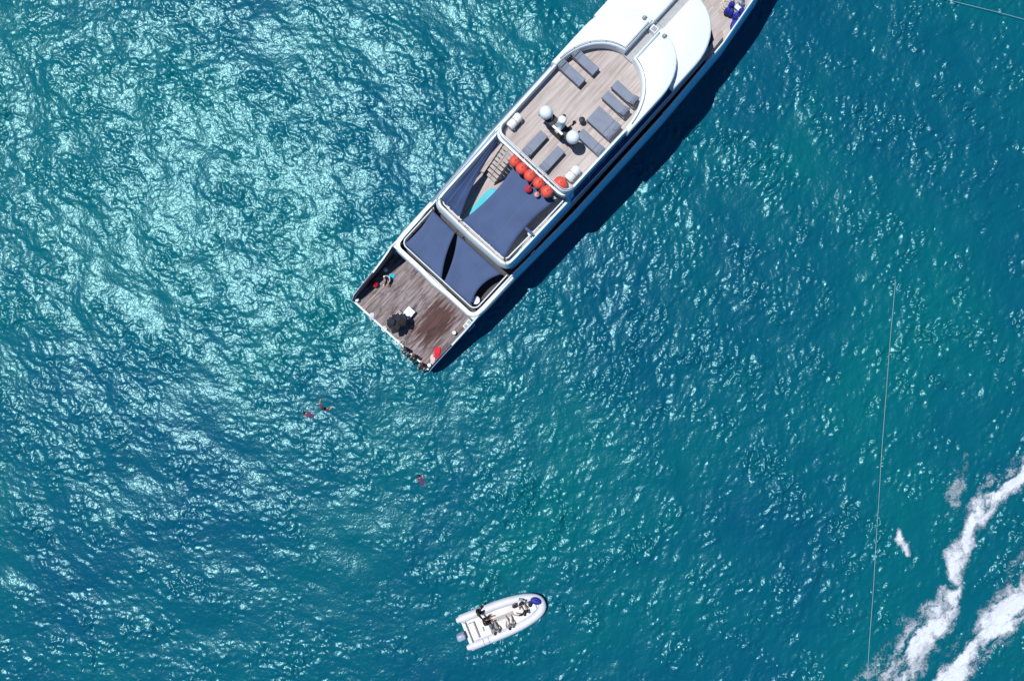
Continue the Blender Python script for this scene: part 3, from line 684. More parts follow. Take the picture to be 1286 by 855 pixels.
# ------------------------------------------------------------------ people
SKIN = mat('tanned skin', (0.42, 0.22, 0.15), 0.55)
HAIRD = mat('dark brown hair', (0.012, 0.009, 0.008), 0.6)
def cloth(name, c): return mat(name, c, 0.85, noise=(6, 0.15))
def person(label, loc, rz, pose, top, bottom, hair=HAIRD, skin=SKIN, sleeves=True, trousers=True, group=None, scale=1.0, cap=None):
    """pose: joint name -> (x forward, y left, z up) metres from the seat / feet point"""
    J = dict(pose)
    root = empty('person', loc, rz); root.scale = (scale,)*3
    names = []; co = []; rad = []; edges = []
    def add(nm, p, r): names.append(nm); co.append(Vector(p)); rad.append(r); return len(co)-1
    rr = {'pelvis': .185, 'spine': .165, 'chest': .185, 'neck': .07, 'head': .105, 'crown': .09, 'sh': .10, 'el': .062, 'wr': .045, 'pa': .048, 'hip': .125, 'kn': .085, 'an': .058, 'toe': .048}
    P = {}
    for k in ('pelvis', 'spine', 'chest', 'neck', 'head', 'crown'): P[k] = add(k, J[k], rr[k])
    for a, b in (('pelvis','spine'),('spine','chest'),('chest','neck'),('neck','head'),('head','crown')): edges.append((P[a], P[b], {'neck':'head','head':'head'}.get(a, 'top') if a != 'chest' else 'top'))
    for s in 'LR':
        ids = [add(k+s, J[k+s], rr[k]) for k in ('sh', 'el', 'wr', 'pa')]
        edges += [(P['chest'], ids[0], 'top'), (ids[0], ids[1], 'top' if sleeves else 'skin'), (ids[1], ids[2], 'top' if sleeves == 2 else 'skin'), (ids[2], ids[3], 'skin')]
        w, pa = co[ids[2]], co[ids[3]]; d = (pa-w).normalized(); side = d.cross(Vector((0, 0, 1)))
        if side.length < 0.2: side = Vector((0, 1, 0))
        side.normalize()
        nrm = side.cross(d).normalized()
        for q, ln in ((-0.030, .060), (-0.010, .075), (0.012, .070), (0.032, .052)):
            b0 = pa+d*0.035+side*q; f1 = b0+d*ln*0.55-nrm*0.006; f2 = f1+d*ln*0.5-nrm*0.022
            i1 = add('f', b0, .011); i2 = add('f', f1, .0095); i3 = add('f', f2, .008); edges += [(ids[3], i1, 'skin'), (i1, i2, 'skin'), (i2, i3, 'skin')]
        b0 = pa-d*0.02+side*(-0.045); i1 = add('f', b0, .012); i2 = add('f', b0+d*0.045-side*0.02, .009); edges += [(ids[3], i1, 'skin'), (i1, i2, 'skin')]
        ids = [add(k+s, J[k+s], rr[k]) for k in ('hip', 'kn', 'an', 'toe')]
        edges += [(P['pelvis'], ids[0], 'bottom'), (ids[0], ids[1], 'bottom'), (ids[1], ids[2], 'bottom' if trousers else 'skin'), (ids[2], ids[3], 'skin')]
    hd = co[P['head']]; up = (co[P['crown']]-co[P['neck']]).normalized()
    fw = Vector(J.get('face', (1, 0, 0))); fw = (fw-up*fw.dot(up)).normalized(); lf = up.cross(fw)
    nz = add('nose', hd+fw*0.108-up*0.012, .016); edges.append((P['head'], nz, 'head'))
    me = bpy.data.meshes.new('skeleton'); me.from_pydata([tuple(c) for c in co], [(a, b) for a, b, _ in edges], [])
    tmp = bpy.data.objects.new('skeleton', me); COL.objects.link(tmp)
    sk = tmp.modifiers.new('skin', 'SKIN'); sk.use_smooth_shade = True; sk.branch_smoothing = 0.4
    for i, vtx in enumerate(me.skin_vertices[0].data):
        r = rad[i]; k = names[i]
        vtx.radius = (r*1.12, r*0.82) if k in ('pelvis', 'spine', 'chest') else (r, r)
        vtx.use_root = (i == 0)
    sb = tmp.modifiers.new('sub', 'SUBSURF'); sb.levels = 1; sb.render_levels = 1
    bpy.context.view_layer.update(); dg = bpy.context.evaluated_depsgraph_get()
    bme = bpy.data.meshes.new_from_object(tmp.evaluated_get(dg)); bpy.data.objects.remove(tmp)
    bme.materials.clear()
    for m in (skin, top, bottom): bme.materials.append(m)
    key = {'skin': 0, 'head': 0, 'top': 1, 'bottom': 2}
    mi = []
    for p in bme.polygons:
        c = p.center; best = 1e9; kk = 'skin'
        for a, b, t in edges:
            A, B = co[a], co[b]; ab = B-A; u = max(0, min(1, (c-A).dot(ab)/max(ab.length_squared, 1e-9))); dd = (c-(A+ab*u)).length - 0.8*(rad[a]*(1-u)+rad[b]*u)
            if dd < best: best = dd; kk = t
        if kk == 'top' and (c-co[P['neck']]).length < 0.075: kk = 'skin'
        mi.append(key[kk])
    bme.polygons.foreach_set('material_index', mi); bme.polygons.foreach_set('use_smooth', [True]*len(mi)); bme.name = 'body'
    body = ob('body', bme, None, root)
    MH = Matrix((fw, lf, up)).transposed()
    hc = hd+up*0.03-fw*0.012
    hm = MB().ball((0, 0, 0), 0.130, .116, .120, n=16, m=10); hv = []
    for a in hm.v:
        a = Vector(a); 
        if a.x > 0.045 and a.z < 0.045: a = Vector((0.03, a.y*0.8, a.z*0.6))
        if a.z < -0.06: a.z = -0.06-(a.z+0.06)*0.2
        hv.append(MH @ a + hc)
    hm.v = [tuple(a) for a in hv]; hm.build('hair', hair, body, True)
    for s in (1, -1):
        MB().ball(hd+fw*0.088+lf*s*0.034+up*0.012, .014, n=8, m=6).build('eye', mat('eye', (0.02, 0.015, 0.012), 0.3), body, True)
        MB().ball(hd+lf*s*0.098-up*0.01, .018, .012, .030, n=8, m=6, M=MH).build('ear', skin, body, True)
    MB().ball(hd+fw*0.090-up*0.048, .010, .026, .008, n=8, m=6, M=MH).build('mouth', mat('lips', (0.35, 0.12, 0.10), 0.5), body, True)
    if cap is not None:
        b = MB().ball((0, 0, 0.02), .128, .115, .12, n=16, m=8); b.v = [tuple(MH @ Vector((a[0], a[1], max(a[2], 0.02))) + hc) for a in b.v]
        c_ = b.build('cap', cap, body, True)
        MB().box(0.08, 0.20, -0.08, 0.08, 0.015, 0.03).build('brim', cap, c_).matrix_local = Matrix.Translation(hc) @ MH.to_4x4()
    tag(root, label, 'person', group); return root
def sit(lean=0.1, twist=0.0, armL='lap', armR='lap', shin=0.45, spread=0.12, headf=0.0):
    """seated: origin on the seat under the pelvis"""
    t = lean; z = lambda h: (math.sin(t)*h, math.cos(t)*h+0.11)
    def T(h, y=0.0, f=0.0): a, b = z(h); return (a+f, y, b)
    d = {'pelvis': (0, 0, .12), 'spine': T(.2), 'chest': T(.40), 'neck': T(.54), 'head': T(.68, f=.02+headf), 'crown': T(.76, f=.02+headf*1.2)}
    for s, y, a in (('L', 1, armL), ('R', -1, armR)):
        d['sh'+s] = T(.44, .19*y)
        if a == 'lap': d['el'+s] = T(.18, .26*y, .06); d['wr'+s] = T(.08, .20*y, .28); d['pa'+s] = T(.06, .17*y, .36)
        elif a == 'back': d['el'+s] = T(.20, .30*y, -.12); d['wr'+s] = T(-.02, .34*y, -.20); d['pa'+s] = (T(-.06, .36*y, -.24)[0], .36*y, .03)
        elif a == 'out': d['el'+s] = T(.34, .46*y, .06); d['wr'+s] = T(.30, .66*y, .20); d['pa'+s] = T(.30, .72*y, .27)
        elif a == 'fwd': d['el'+s] = T(.30, .24*y, .24); d['wr'+s] = T(.28, .18*y, .48); d['pa'+s] = T(.28, .17*y, .57)
        d['hip'+s] = (.02, .10*y, .10); d['kn'+s] = (.44, (.10+spread*.5)*y, .12)
        d['an'+s] = (.50, (.10+spread*.7)*y, .12-shin); d['toe'+s] = (.66, (.10+spread*.9)*y, .10-shin)
    return d
def swim(stroke=0):
    """prone at the surface, head along +x, origin at the hips on the water"""
    d = {'pelvis': (0, 0, -.06), 'spine': (.2, 0, -.03), 'chest': (.4, 0, 0), 'neck': (.54, 0, .04), 'head': (.68, 0, .08), 'crown': (.76, 0, .11), 'face': (0.5, 0, -.8)}
    for s, y in (('L', 1), ('R', -1)):
        fwd = (y > 0) == (stroke == 0)
        d['sh'+s] = (.44, .19*y, .0)
        if fwd: d['el'+s] = (.68, .30*y, -.02); d['wr'+s] = (.92, .26*y, -.04); d['pa'+s] = (1.0, .24*y, -.05)
        else: d['el'+s] = (.30, .42*y, -.05); d['wr'+s] = (.12, .50*y, -.12); d['pa'+s] = (.04, .52*y, -.14)
        d['hip'+s] = (-.04, .10*y, -.07); d['kn'+s] = (-.46, .15*y, -.10-.04*y); d['an'+s] = (-.86, .14*y, -.10+.06*y); d['toe'+s] = (-1.0, .15*y, -.12+.06*y)
    return d
def tread(lean=0.25):
    """upright in the water, origin at the water line at chest height"""
    d = {'pelvis': (-.10, 0, -.50), 'spine': (-.06, 0, -.30), 'chest': (0, 0, -.10), 'neck': (.03, 0, .04), 'head': (.06, 0, .17), 'crown': (.07, 0, .25)}
    for s, y in (('L', 1), ('R', -1)):
        d['sh'+s] = (0, .19*y, -.05); d['el'+s] = (.16, .40*y, -.07); d['wr'+s] = (.36, .50*y, -.02); d['pa'+s] = (.44, .50*y, -.01)
        d['hip'+s] = (-.10, .10*y, -.55); d['kn'+s] = (.12, .16*y, -.90); d['an'+s] = (-.12, .16*y, -1.25); d['toe'+s] = (-.02, .18*y, -1.36)
    return d
def stand():
    d = {'pelvis': (0, 0, .95), 'spine': (0, 0, 1.14), 'chest': (0.01, 0, 1.34), 'neck': (0.02, 0, 1.48), 'head': (.05, 0, 1.62), 'crown': (.05, 0, 1.70)}
    for s, y in (('L', 1), ('R', -1)):
        d['sh'+s] = (0, .19*y, 1.39); d['el'+s] = (.04, .27*y, 1.10); d['wr'+s] = (.20, .26*y, .90); d['pa'+s] = (.27, .25*y, .86)
        d['hip'+s] = (0, .10*y, .90); d['kn'+s] = (.04*y, .12*y, .50); d['an'+s] = (.02*y-.03, .13*y, .075); d['toe'+s] = (.02*y+.13, .15*y, .035)
    return d
NAVY = cloth('dark navy cloth', (0.012, 0.016, 0.035)); BLK = cloth('black cloth', (0.010, 0.010, 0.012)); GRY = cloth('grey cloth', (0.28, 0.28, 0.29)); WHT = cloth('white cloth', (0.72, 0.72, 0.72))
PUR = cloth('purple swimwear', (0.09, 0.03, 0.11)); MAR = cloth('maroon swimwear', (0.20, 0.02, 0.04)); CYN = cloth('cyan cloth', (0.02, 0.42, 0.60)); REDC = cloth('bright red cloth', (0.70, 0.02, 0.05)); BRN = cloth('brown cloth', (0.16, 0.07, 0.06))
# swimmers
def at_sea(u, v, dz=0.0):
    p = px(u, v, 0); p.z = sea_z(p.x, p.y)+dz; return p
person('swimmer with dark hair and reddish top, nearer the yacht of a pair', at_sea(406, 513, .07), R(60), tread(), MAR, BLK, group='swimmers in the water')
person('swimmer in purple swimwear, farther from the yacht of a pair', at_sea(393, 523, -.04), R(155), swim(), PUR, PUR, sleeves=False, trousers=False, group='swimmers in the water')
person('lone swimmer in purple between the yacht and the small white boat', at_sea(531.5, 608, -.03), R(118), swim(1), PUR, MAR, sleeves=False, trousers=False, group='swimmers in the water')
# people on the stern edge
def on_platform(u, v, z=0.74): s, t = L_(u, v, z+0.6); return s, t
for (u, v, a, top, bot, lab, pose) in ((509, 440, 180, BLK, BLK, 'person in black sitting on the stern edge nearest the black bundle', sit(.05)),
     (519, 450, 172, BRN, BLK, 'person in brown sitting in the middle of three on the stern edge', sit(.0, armL='back')),
     (529, 459.5, 190, MAR, BLK, 'person in dark red sitting on the stern edge nearest the starboard corner', sit(.12))):
    s, t = on_platform(u, v); person(lab, yw(max(s, 0.16), t, 0.735), AXIS+R(a), pose, top, bot, group='people sitting on the stern edge', trousers=False)
s, t = on_platform(486, 346, .7); person('person in white shirt sitting on the platform beside a cyan towel', yw(s, t, 0.71), AXIS+R(-150), {**sit(.25, shin=.02, armL='fwd'), 'knL': (.40, .16, .34), 'knR': (.42, -.14, .30), 'anL': (.62, .14, .06), 'anR': (.64, -.12, .06), 'toeL': (.80, .15, .045), 'toeR': (.82, -.13, .045)}, WHT, GRY)

# things on the swim platform
def red_buoy():
    s, t = L_(471, 357, 1.0); o = empty('marker_buoy', yw(s, t, 0.70), ROT)
    MB().ball((0, 0, .24), .24, n=18, m=12).build('ball', mat('red buoy plastic', (0.65, 0.015, 0.04), 0.4, noise=(3, .15)), o, True)
    MB().lathe([(0.07, .44), (0.07, .52), (0.03, .58), (0.02, .6)], 10).build('eye', BLACK, o, True)
    MB().tube([(0, 0, .55), (.25, .1, .3), (.42, .16, .02), (.7, .0, .015), (.95, -.12, .015)], .015, 6).build('line', ROPE, o)
    tag(o, 'red round buoy on the platform beside the dark port wall', 'buoy')
red_buoy()
def towel(u, v, rz, lx, ly, m, label, name='towel', h=0.05):
    s, t = L_(u, v, 0.75); o = empty(name, yw(s, t, 0.703), ROT+R(rz)); n = 9; v_ = []; f = []
    for j in range(n+1):
        for i in range(n+1):
            x = (i/n-.5)*lx; y = (j/n-.5)*ly
            v_.append((x*(1+.12*math.sin(j*1.3)), y*(1+.15*math.sin(i*1.1+1)), .02+h*(0.5+0.5*math.sin(i*1.7+j*.8)*math.cos(j*1.4))))
    for j in range(n):
        for i in range(n): a = j*(n+1)+i; f.append((a, a+1, a+n+2, a+n+1))
    w = ob('cloth', mesh('cloth', v_, f), m, o, True); sm = w.modifiers.new('thickness', 'SOLIDIFY'); sm.thickness = 0.02
    k = MB().tube([(-lx*.45, -ly*.4, .06), (-lx*.2, 0, .09), (-lx*.4, ly*.4, .06)], 0.03, 6).build('fold', m, o, True)
    tag(o, label, 'towel' if name == 'towel' else 'life jacket'); return o
towel(491.5, 347.5, 20, .42, .40, CYN, 'cyan towel lying on the platform beside the seated person')
towel(549, 442.5, 35, .75, .42, REDC, 'bright red life jacket lying near the starboard stern corner', 'life_jacket', .12)
towel(543.5, 452, 40, .8, .34, mat('pale pink cloth', (.62, .50, .52), .85), 'pale pink towel crumpled at the starboard stern corner')
towel(446+21, 397, 42, .5, .3, mat('pale lilac cloth', (.55, .55, .62), .85), 'pale lilac towel lying by the stern edge')
def bundle():
    s, t = L_(500.5, 403.5, 1.2); o = empty('gear_rack', yw(s, t, 0.703), ROT)
    rng = random.Random(3)
    fr = MB()
    for x in (-.62, .62):
        for y in (-.42, .42): fr.box(x-.03, x+.03, y-.03, y+.03, 0, 1.15)
    for z in (.25, 1.12):
        fr.box(-.62, .62, -.44, -.40, z, z+.04); fr.box(-.62, .62, .40, .44, z, z+.04); fr.box(-.64, -.60, -.42, .42, z, z+.04); fr.box(.60, .64, -.42, .42, z, z+.04)
    fr.build('rack_frame', ALU, o)
    for i in range(5):
        for j in range(2):
            x = -.50+i*.25; y = -.2+j*.4
            b = MB().lathe([(.03, .3), (.10, .32), (.105, .9), (.07, 1.0), (.03, 1.03)], 12, (x, y, 0)).build('air_cylinder', BLACK, o, True)
            MB().lathe([(.035, 1.03), (.035, 1.1), (.05, 1.12), (.02, 1.15)], 8, (x, y, 0)).build('valve', STEEL, b)
    for k in range(9):
        x = -.52+(k % 5)*.26+rng.uniform(-.06, .06); y = (-.24 if k < 5 else .22)+rng.uniform(-.08, .08); w_ = rng.uniform(.17, .26); h_ = rng.uniform(.20, .32)
        poly = [(-w_, -h_), (-w_*.3, -h_*1.1), (w_*.8, -h_*.9), (w_, -.1*h_), (w_*.75, h_*.8), (w_*.2, h_*.7), (-w_*.3, h_), (-w_*.9, h_*.75), (-w_*1.1, .1)]
        b = MB().prism(poly, 0, rng.uniform(.14, .24), 0, .06); M = Matrix.Translation((x, y, 1.10+rng.random()*.12)) @ Matrix.Rotation(rng.uniform(-.8, .8), 4, 'Z') @ Matrix.Rotation(rng.uniform(-.3, .3), 4, 'X')
        b.v = [tuple(M @ Vector(a)) for a in b.v]; b.build('buoyancy_vest', [NAVY, BLK][k % 2], o, True)
    for k in range(6):
        x = -.6+rng.random()*1.2; y0 = rng.choice((-.5, .5)); MB().tube([(x, y0*.6, 1.2), (x+.1, y0, .9), (x+.05, y0*1.1, .5), (x-.1, y0*1.25, .03)], .018, 6).build('hose', BLACK, o)
    tag(o, 'tall black rack of dark dive gear near the stern edge', 'gear rack')
bundle()
def white_box():
    s, t = L_(513.5, 393, 1.0); o = empty('storage_box', yw(s, t, 0.703), ROT)
    MB().prism([(-.36, -.30), (.36, -.30), (.36, .30), (-.36, .30)], 0, .42, 0, .02).build('box_body', RAFT, o)
    l_ = MB().prism([(-.38, -.32), (.38, -.32), (.38, .32), (-.38, .32)], .422, .47, 0, .02).build('lid', ROOF, o)
    MB().box(-.06, .06, -.345, -.32, .40, .45).build('latch', ALU, o)
    tag(o, 'white square storage box beside the black gear rack', 'box')
white_box()
def ring(u, v, r, m, label, thick=.05):
    s, t = L_(u, v, .75); o = empty('lifebuoy', yw(s, t, .703), ROT)
    MB().tube([(r*math.cos(a), r*math.sin(a), thick) for a in [2*math.pi*i/24 for i in range(24)]], thick, 8, closed=True).build('ring', m, o, True)
    MB().tube([(r*1.15*math.cos(a), r*1.15*math.sin(a), thick) for a in [2*math.pi*i/24 for i in range(13)]], .012, 6).build('grab_line', ROPE, o)
    tag(o, label, 'ring')
ring(506, 431, .21, GRY, 'thin grey ring lying by the stern edge next to the gear rack', .022)
ring(482.5, 413, .16, RAFT, 'small white ring lying on the stern edge port of the gear rack', .05)
ring(499, 429.5, .15, RAFT, 'small white ring lying on the stern edge beside the thin grey ring', .05)
def crate():
    s, t = L_(591, 406, 1.2); o = empty('step_box', yw(s-.1, t, .703), ROT)
    MB().box(-.45, .25, -.3, .3, 0, .35).build('lower_step', WHITE, o); MB().box(-.05, .25, -.3, .3, .352, .7).build('upper_step', WHITE, o)
    for x, z in ((-.25, .352), (.1, .702)): MB().box(x-.15, x+.1, -.25, .25, z, z+.012).build('tread_pad', GREYNS, o)
    tag(o, 'white two step box at the starboard end of the transom', 'steps')
crate()
def plank_(): 
    a = yw(*L_(455, 387, .72), .74); b = yw(*L_(482, 360, .72), .74); d = b-a
    o = empty('boat_hook', (a+b)/2, math.atan2(d.y, d.x)); L = d.length
    MB().tube([(-L/2, 0, 0), (L/2, 0, 0)], .028, 8).build('pole', mat('pale wood', (.55, .42, .36), .6), o)
    MB().tube([(L/2, 0, 0), (L/2+.12, 0, 0), (L/2+.14, .06, 0), (L/2+.08, .1, 0)], .018, 6).build('hook', STEEL, o)
    tag(o, 'pale boat hook lying along the planks near the port side', 'boat hook')
plank_()

# ------------------------------------------------------------------ tender
TA = R(21.5)
def tender():
    c = px(632.5, 775.5, 0.4); c.z = 0.05
    o = empty('inflatable_tender', c, TA)
    TUBE = mat('white inflatable tube', (0.60, 0.62, 0.70), 0.5, noise=(1.2, .06)); FLOOR = mat('cream white deck', (0.66, 0.65, 0.63), 0.6, noise=(2, .08))
    L = 6.55; hw = 1.07; r = .31
    def side(u):   # centre line of the tube on the port side, u 0 stern .. 1 bow tip
        if u < .42: return -L/2+u/.42*L*.40, hw
        a = (u-.42)/.58*math.pi/2; return -L/2+L*.40+L*.555*math.sin(a), hw*math.cos(a)**.8
    pts = []
    for i in range(25): u = i/24; x, y = side(u*.997); pts.append((x, max(y, 0), .36+.22*max(0, u-.55)**1.5))
    port = pts; star = [(x, -y, z) for x, y, z in pts]
    path = port + star[::-1][0:]
    rr = [r*min(1, .55+i*.25) if i < 3 else r for i in range(25)]; rad = rr+rr[::-1]
    MB().tube(path, rad, 14).build('inflatable_tube', TUBE, o, True)
    # V hull and floor
    ss = [i/16*.93 for i in range(17)]
    v = []; f = []
    for u in ss:
        x, y = side(u); w = max(y-.12, .04); v += [(x+.25, w, .34), (x+.25, w*.8, .02), (x+.25, 0, -.25), (x+.25, -w*.8, .02), (x+.25, -w, .34)]
    for i in range(16):
        for k in range(4): a = i*5+k; f.append((a, a+1, a+6, a+5))
    f.append((0, 1, 2, 3, 4)); f.append(tuple(16*5+k for k in range(5))[::-1])
    MB().add(v, f).build('v_hull', WHITE, o)
    fl = [side(u*.9) for u in [i/12 for i in range(13)]]
    poly = [(x+.26, max(y-.2, .03)) for x, y in fl]; poly += [(a, -b) for a, b in poly[::-1]]
    MB().prism(poly, .30, .36).build('floor', FLOOR, o)
    for sgn in (1, -1):   # rubbing strake line and handles
        MB().tube([(x, sgn*(y+.285), z+.02) for x, y, z in pts[1:-2]], .035, 6).build('rubbing_strake', mat('grey strake', (.45, .46, .50), .6), o)
        MB().tube([(x, sgn*(max(y-.2, 0)), z+.2) for x, y, z in pts[3:-4]], .018, 6).build('seam_rope', GRY, o)
    for xx, sg in ((-1.95, -1), (-1.55, -1)): MB().tube([(xx, sg*(hw+.30*math.cos(a)), .36+.30*math.sin(a)) for a in [R(-20+i*28) for i in range(7)]], .022, 6).build('lashing_strap', BLACK, o)
    # transom board, engine
    MB().box(-L/2+.42, -L/2+.56, -.78, .78, .05, .72).build('transom', WHITE, o)
    e = MB(); e.prism([(-3.62, -.20), (-3.40, -.27), (-3.0, -.24), (-2.92, 0), (-3.0, .24), (-3.40, .27), (-3.62, .20)], .62, 1.12, .03, .09); eng = e.build('outboard_engine', mat('grey blue engine cowl', (.30, .36, .50), .35), o, True)
    MB().box(-3.35, -3.15, -.1, .1, -.45, .62).build('engine_leg', ALU, eng); MB().box(-2.95, -2.86, -.18, .18, .45, .8).build('clamp', BLACK, eng)
    # helm console and seat, bow locker
    MB().prism([(-1.5, -.28), (-1.05, -.28), (-1.05, .30), (-1.5, .30)], .36, 1.02, .05, .04).build('console', WHITE, o)
    MB().box(-1.02, -.99, -.22, .24, 1.0, 1.3).build('windscreen', mat('smoked perspex', (.25, .28, .32), .1), o)
    MB().tube([(-1.55+.0, .16*math.cos(a), .98+.16*math.sin(a)) for a in [2*math.pi*i/16 for i in range(16)]], .018, 6, closed=True).build('steering_wheel', BLACK, o)
    MB().prism([(-2.55, -.62), (-2.1, -.62), (-2.1, .62), (-2.55, .62)], .36, .74, .02, .04).build('stern_bench', mat('cream vinyl', (.74, .72, .70), .6), o)
    MB().prism([(2.0, -.45), (2.55, -.2), (2.55, .2), (2.0, .45)], .36, .62, .02, .04).build('bow_locker', WHITE, o)
    g = MB().box(-.80, .80, -.06, .24, .362, .40).build('floor_grating', mat('grey grating', (.34, .33, .33), .8), o)
    for k in range(11): MB().box(-.77+k*.142, -.69+k*.142, -.045, .225, .401, .415).build('grating_bar', mat('grey bar', (.42, .41, .41), .7), g)
    # painter coil on the bow
    tag(o, 'white inflatable tender with grey outboard engine carrying several people', 'boat')
    return o
tender()
TM = Matrix.Translation(Vector((*px(632.5, 775.5, 0.4).xy, 0.05))) @ Matrix.Rotation(TA, 4, 'Z')
def tw(u, v, z):
    p = px(u, v, z+0.5); q = TM.inverted() @ Vector((p.x, p.y, 0)); return TM @ Vector((q.x, q.y, z-.05+.05))
TG = 'people in the white tender'
tp = lambda u, v, z: Vector((*px(u, v, z+.5).xy, z+.05))
person('person in black leaning on the port tube near the tender stern', tp(599, 771, .74), TA+R(10), sit(.25, shin=.33, armR='out'), BLK, BLK, group=TG, sleeves=2)
person('person in black seated behind the tender console', tp(606.5, 781.5, .74), TA+R(-5), sit(.3, shin=.33, armL='fwd', armR='fwd'), BLK, BLK, group=TG, sleeves=2)
person('person with dark hair on the starboard tube of the tender, nearer the stern', tp(622.5, 793.5, .66), TA+R(95), sit(.05, shin=.25), GRY, GRY, group=TG)
person('person with dark hair on the starboard tube of the tender, amidships', tp(640.5, 786.5, .66), TA+R(80), sit(.0, shin=.25), GRY, WHT, group=TG)
person('person in black on the starboard tube near the tender bow', tp(659.5, 769.5, .68), TA+R(100), sit(.05, shin=.26, armL='out'), BLK, WHT, group=TG)
person('person in white and black on the port tube near the tender bow', tp(655, 753.5, .68), TA+R(-110), sit(.1, shin=.26, armR='fwd'), WHT, BLK, group=TG)
def blue_bag():
    p = px(673, 754, .8); o = empty('duffel_bag', (p.x, p.y, .64), TA+R(-40))
    MB().ball((0, 0, .2), .42, .26, .22, n=16, m=10).build('bag_body', mat('royal blue cloth', (.02, .03, .35), .7, noise=(5, .2)), o, True)
    for y in (-.08, .08): MB().tube([(-.2, y, .39), (-.1, y*1.3, .48), (.1, y*1.3, .48), (.2, y, .39)], .016, 6).build('handle', BLACK, o)
    tag(o, 'royal blue bag lying in the bow of the white tender', 'bag')
blue_bag()
def dark_bag(u, v, z, rz, label):
    p = px(u, v, z+.2); o = empty('backpack', (p.x, p.y, z+.06), TA+R(rz))
    MB().ball((0, 0, .17), .30, .2, .18, n=14, m=8).build('bag_body', BLK, o, True); MB().ball((.08, 0, .30), .13, .14, .06, n=10, m=6).build('pocket', NAVY, o, True)
    MB().tube([(-.2, .1, .28), (-.05, .16, .37), (.15, .1, .32)], .018, 6).build('strap', GRY, o)
    tag(o, label, 'bag')
dark_bag(647.5, 759, .36, 20, 'black bag on the tender floor near the port bow')
dark_bag(666, 757, .36, 70, 'black bag on the tender floor beside the royal blue bag')

# ------------------------------------------------------------------ wake foam, floating lines
def vnoise(x, y, seed, oct=5, gain=.55):
    """value noise on arrays"""
    rng = np.random.default_rng(seed); T = rng.random((256, 256)); out = np.zeros_like(x); a = 1.0; tot = 0
    for o in range(oct):
        xi = np.floor(x).astype(int); yi = np.floor(y).astype(int); fx = x-xi; fy = y-yi; fx = fx*fx*(3-2*fx); fy = fy*fy*(3-2*fy)
        g = lambda i, j: T[(yi+j) % 256, (xi+i) % 256]
        out += a*((g(0,0)*(1-fx)+g(1,0)*fx)*(1-fy)+(g(0,1)*(1-fx)+g(1,1)*fx)*fy); tot += a; a *= gain; x = x*2.03+17.3; y = y*2.03+5.1
    return out/tot
def foam_material():
    m = bpy.data.materials.new('sea foam'); m.use_nodes = True; n = m.node_tree.nodes; l = m.node_tree.links; b = n['Principled BSDF']
    b.inputs['Base Color'].default_value = (.60, .65, .74, 1); b.inputs['Roughness'].default_value = .9
    at = n.new('ShaderNodeAttribute'); at.attribute_name = 'foam'
    tc = n.new('ShaderNodeTexCoord'); t = n.new('ShaderNodeTexNoise'); t.inputs['Scale'].default_value = 3.4; t.inputs['Detail'].default_value = 7; t.inputs['Roughness'].default_value = .72; t.inputs['Distortion'].default_value = 1.6
    l.new(tc.outputs['Object'], t.inputs['Vector'])
    s = n.new('ShaderNodeMath'); s.operation = 'MULTIPLY_ADD'; l.new(t.outputs['Fac'], s.inputs[0]); s.inputs[1].default_value = 1.3; l.new(at.outputs['Fac'], s.inputs[2])
    r = n.new('ShaderNodeMapRange'); r.inputs['From Min'].default_value = .92; r.inputs['From Max'].default_value = 1.62; l.new(s.outputs[0], r.inputs['Value']); l.new(r.outputs[0], b.inputs['Alpha'])
    return m
FOAM = foam_material()
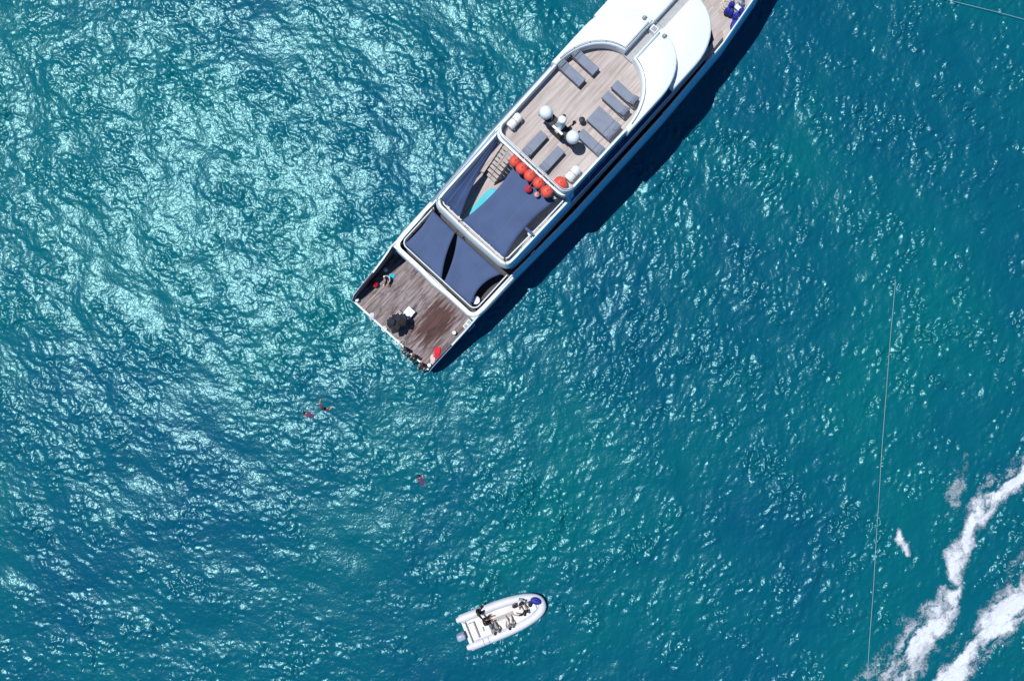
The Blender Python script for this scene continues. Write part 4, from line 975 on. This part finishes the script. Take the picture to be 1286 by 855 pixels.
def foam(name, label, strands, seed, warp=.9):
    """strands: list of (polyline of (u, v, half width px), strength)"""
    X, Yy = SXX, SYY
    wx = X+(vnoise(X*.6, Yy*.6, seed, 5, .6)-.5)*warp*2.2; wy = Yy+(vnoise(X*.6+40, Yy*.6, seed+1, 5, .6)-.5)*warp*2.2
    D = np.zeros_like(X)
    for line, st in strands:
        P = [(px(u, v).x, px(u, v).y, w/17.07) for u, v, w in line]; acc = 0.0
        best = np.full_like(X, 1e9); S_ = np.zeros_like(X); N_ = np.zeros_like(X)
        for (x0, y0, w0), (x1, y1, w1) in zip(P[:-1], P[1:]):
            dx, dy = x1-x0, y1-y0; L = math.hypot(dx, dy); u = np.clip(((wx-x0)*dx+(wy-y0)*dy)/L/L, 0, 1)
            ox = wx-x0-u*dx; oy = wy-y0-u*dy; d = np.hypot(ox, oy)/(w0+(w1-w0)*u); side = (dx*oy-dy*ox)/L
            b_ = d < best; best = np.where(b_, d, best); S_ = np.where(b_, acc+u*L, S_); N_ = np.where(b_, side, N_); acc += L
        streak = vnoise(S_*.55+7, N_*1.5+31, seed+3, 5, .62); lump = vnoise(X*.45, Yy*.45, seed+5, 3)
        band = np.clip(1.45-best, 0, 1.2)
        D = np.maximum(D, band*st*np.clip(-.45+2.5*streak*(.45+lump*1.0), 0, 1.1))
    D = D-.10
    keep = D > 0.02
    q = keep[:-1, :-1] & keep[:-1, 1:] & keep[1:, 1:] & keep[1:, :-1]; jj, ii = np.nonzero(q)
    idx = np.arange(GX*GY).reshape(GY, GX); Q = np.stack([idx[jj, ii], idx[jj, ii+1], idx[jj+1, ii+1], idx[jj+1, ii]], -1)
    used, inv = np.unique(Q, return_inverse=True); Q = inv.reshape(-1, 4)
    co = np.stack([SXX+SDX, SYY+SDY, SH+.012], -1).reshape(-1, 3)[used]; val = D.ravel()[used]
    me = bpy.data.meshes.new(name); me.vertices.add(len(co)); me.vertices.foreach_set('co', co.astype(np.float32).ravel())
    me.loops.add(Q.size); me.loops.foreach_set('vertex_index', Q.astype(np.int32).ravel()); me.polygons.add(len(Q)); me.polygons.foreach_set('loop_start', np.arange(0, Q.size, 4, dtype=np.int32)); me.update(calc_edges=True)
    a = me.attributes.new('foam', 'FLOAT', 'POINT'); a.data.foreach_set('value', np.clip(val, 0, 1).astype(np.float32))
    o = ob(name, me, FOAM); o.data.polygons.foreach_set('use_smooth', np.ones(len(Q), bool)); tag(o, label, 'foam', kind='stuff'); return o
foam('wake_foam', 'broken white foam of the farther wake arm at the right edge', [([(1330, 560, 22), (1286, 592, 22), (1245, 625, 18), (1218, 652, 16), (1207, 690, 15), (1200, 722, 12)], .95), ([(1200, 740, 12), (1180, 770, 20), (1150, 810, 28), (1110, 860, 34), (1090, 900, 36)], .85), ([(1205, 560, 10), (1200, 600, 14), (1196, 640, 10)], .45)], 21)
foam('wake_foam', 'dense white foam streak of the nearer wake arm at bottom right', [([(1330, 690, 34), (1286, 752, 30), (1240, 795, 22), (1205, 832, 20), (1170, 880, 24)], 1.15)], 35, .7)
foam('foam_patch', 'small lone patch of white foam left of the wake', [([(1126, 670, 6), (1134, 684, 8), (1138, 694, 5)], .8)], 51, .5)
def line(name, P, r, label):
    pts = []
    for (u0, v0), (u1, v1) in zip(P[:-1], P[1:]):
        for k in range(12):
            p = px(u0+(u1-u0)*k/12, v0+(v1-v0)*k/12); pts.append((p.x, p.y, sea_z(p.x, p.y)+.05))
    z = [p[2] for p in pts]
    pts = [(p[0], p[1], float(np.mean(z[max(0, i-14):i+15]))+.10-(.5*max(0, 1-i/10) if P[0][1] > 100 else 0)) for i, p in enumerate(pts)]
    o = MB().tube(pts, r, 6).build(name, mat('pale floating line', (.30, .46, .50), .8)); tag(o, label, 'rope')
line('floating_line', [(1126, 325), (1122, 365), (1117, 420), (1111, 500), (1106, 570), (1101, 650), (1096, 730), (1091, 800), (1087, 870), (1084, 920)], .015, 'long thin pale line running down the right side of the sea')
line('floating_line', [(1182, 0), (1215, 8), (1250, 16), (1290, 27), (1330, 38)], .015, 'short thin pale line at the top right corner')
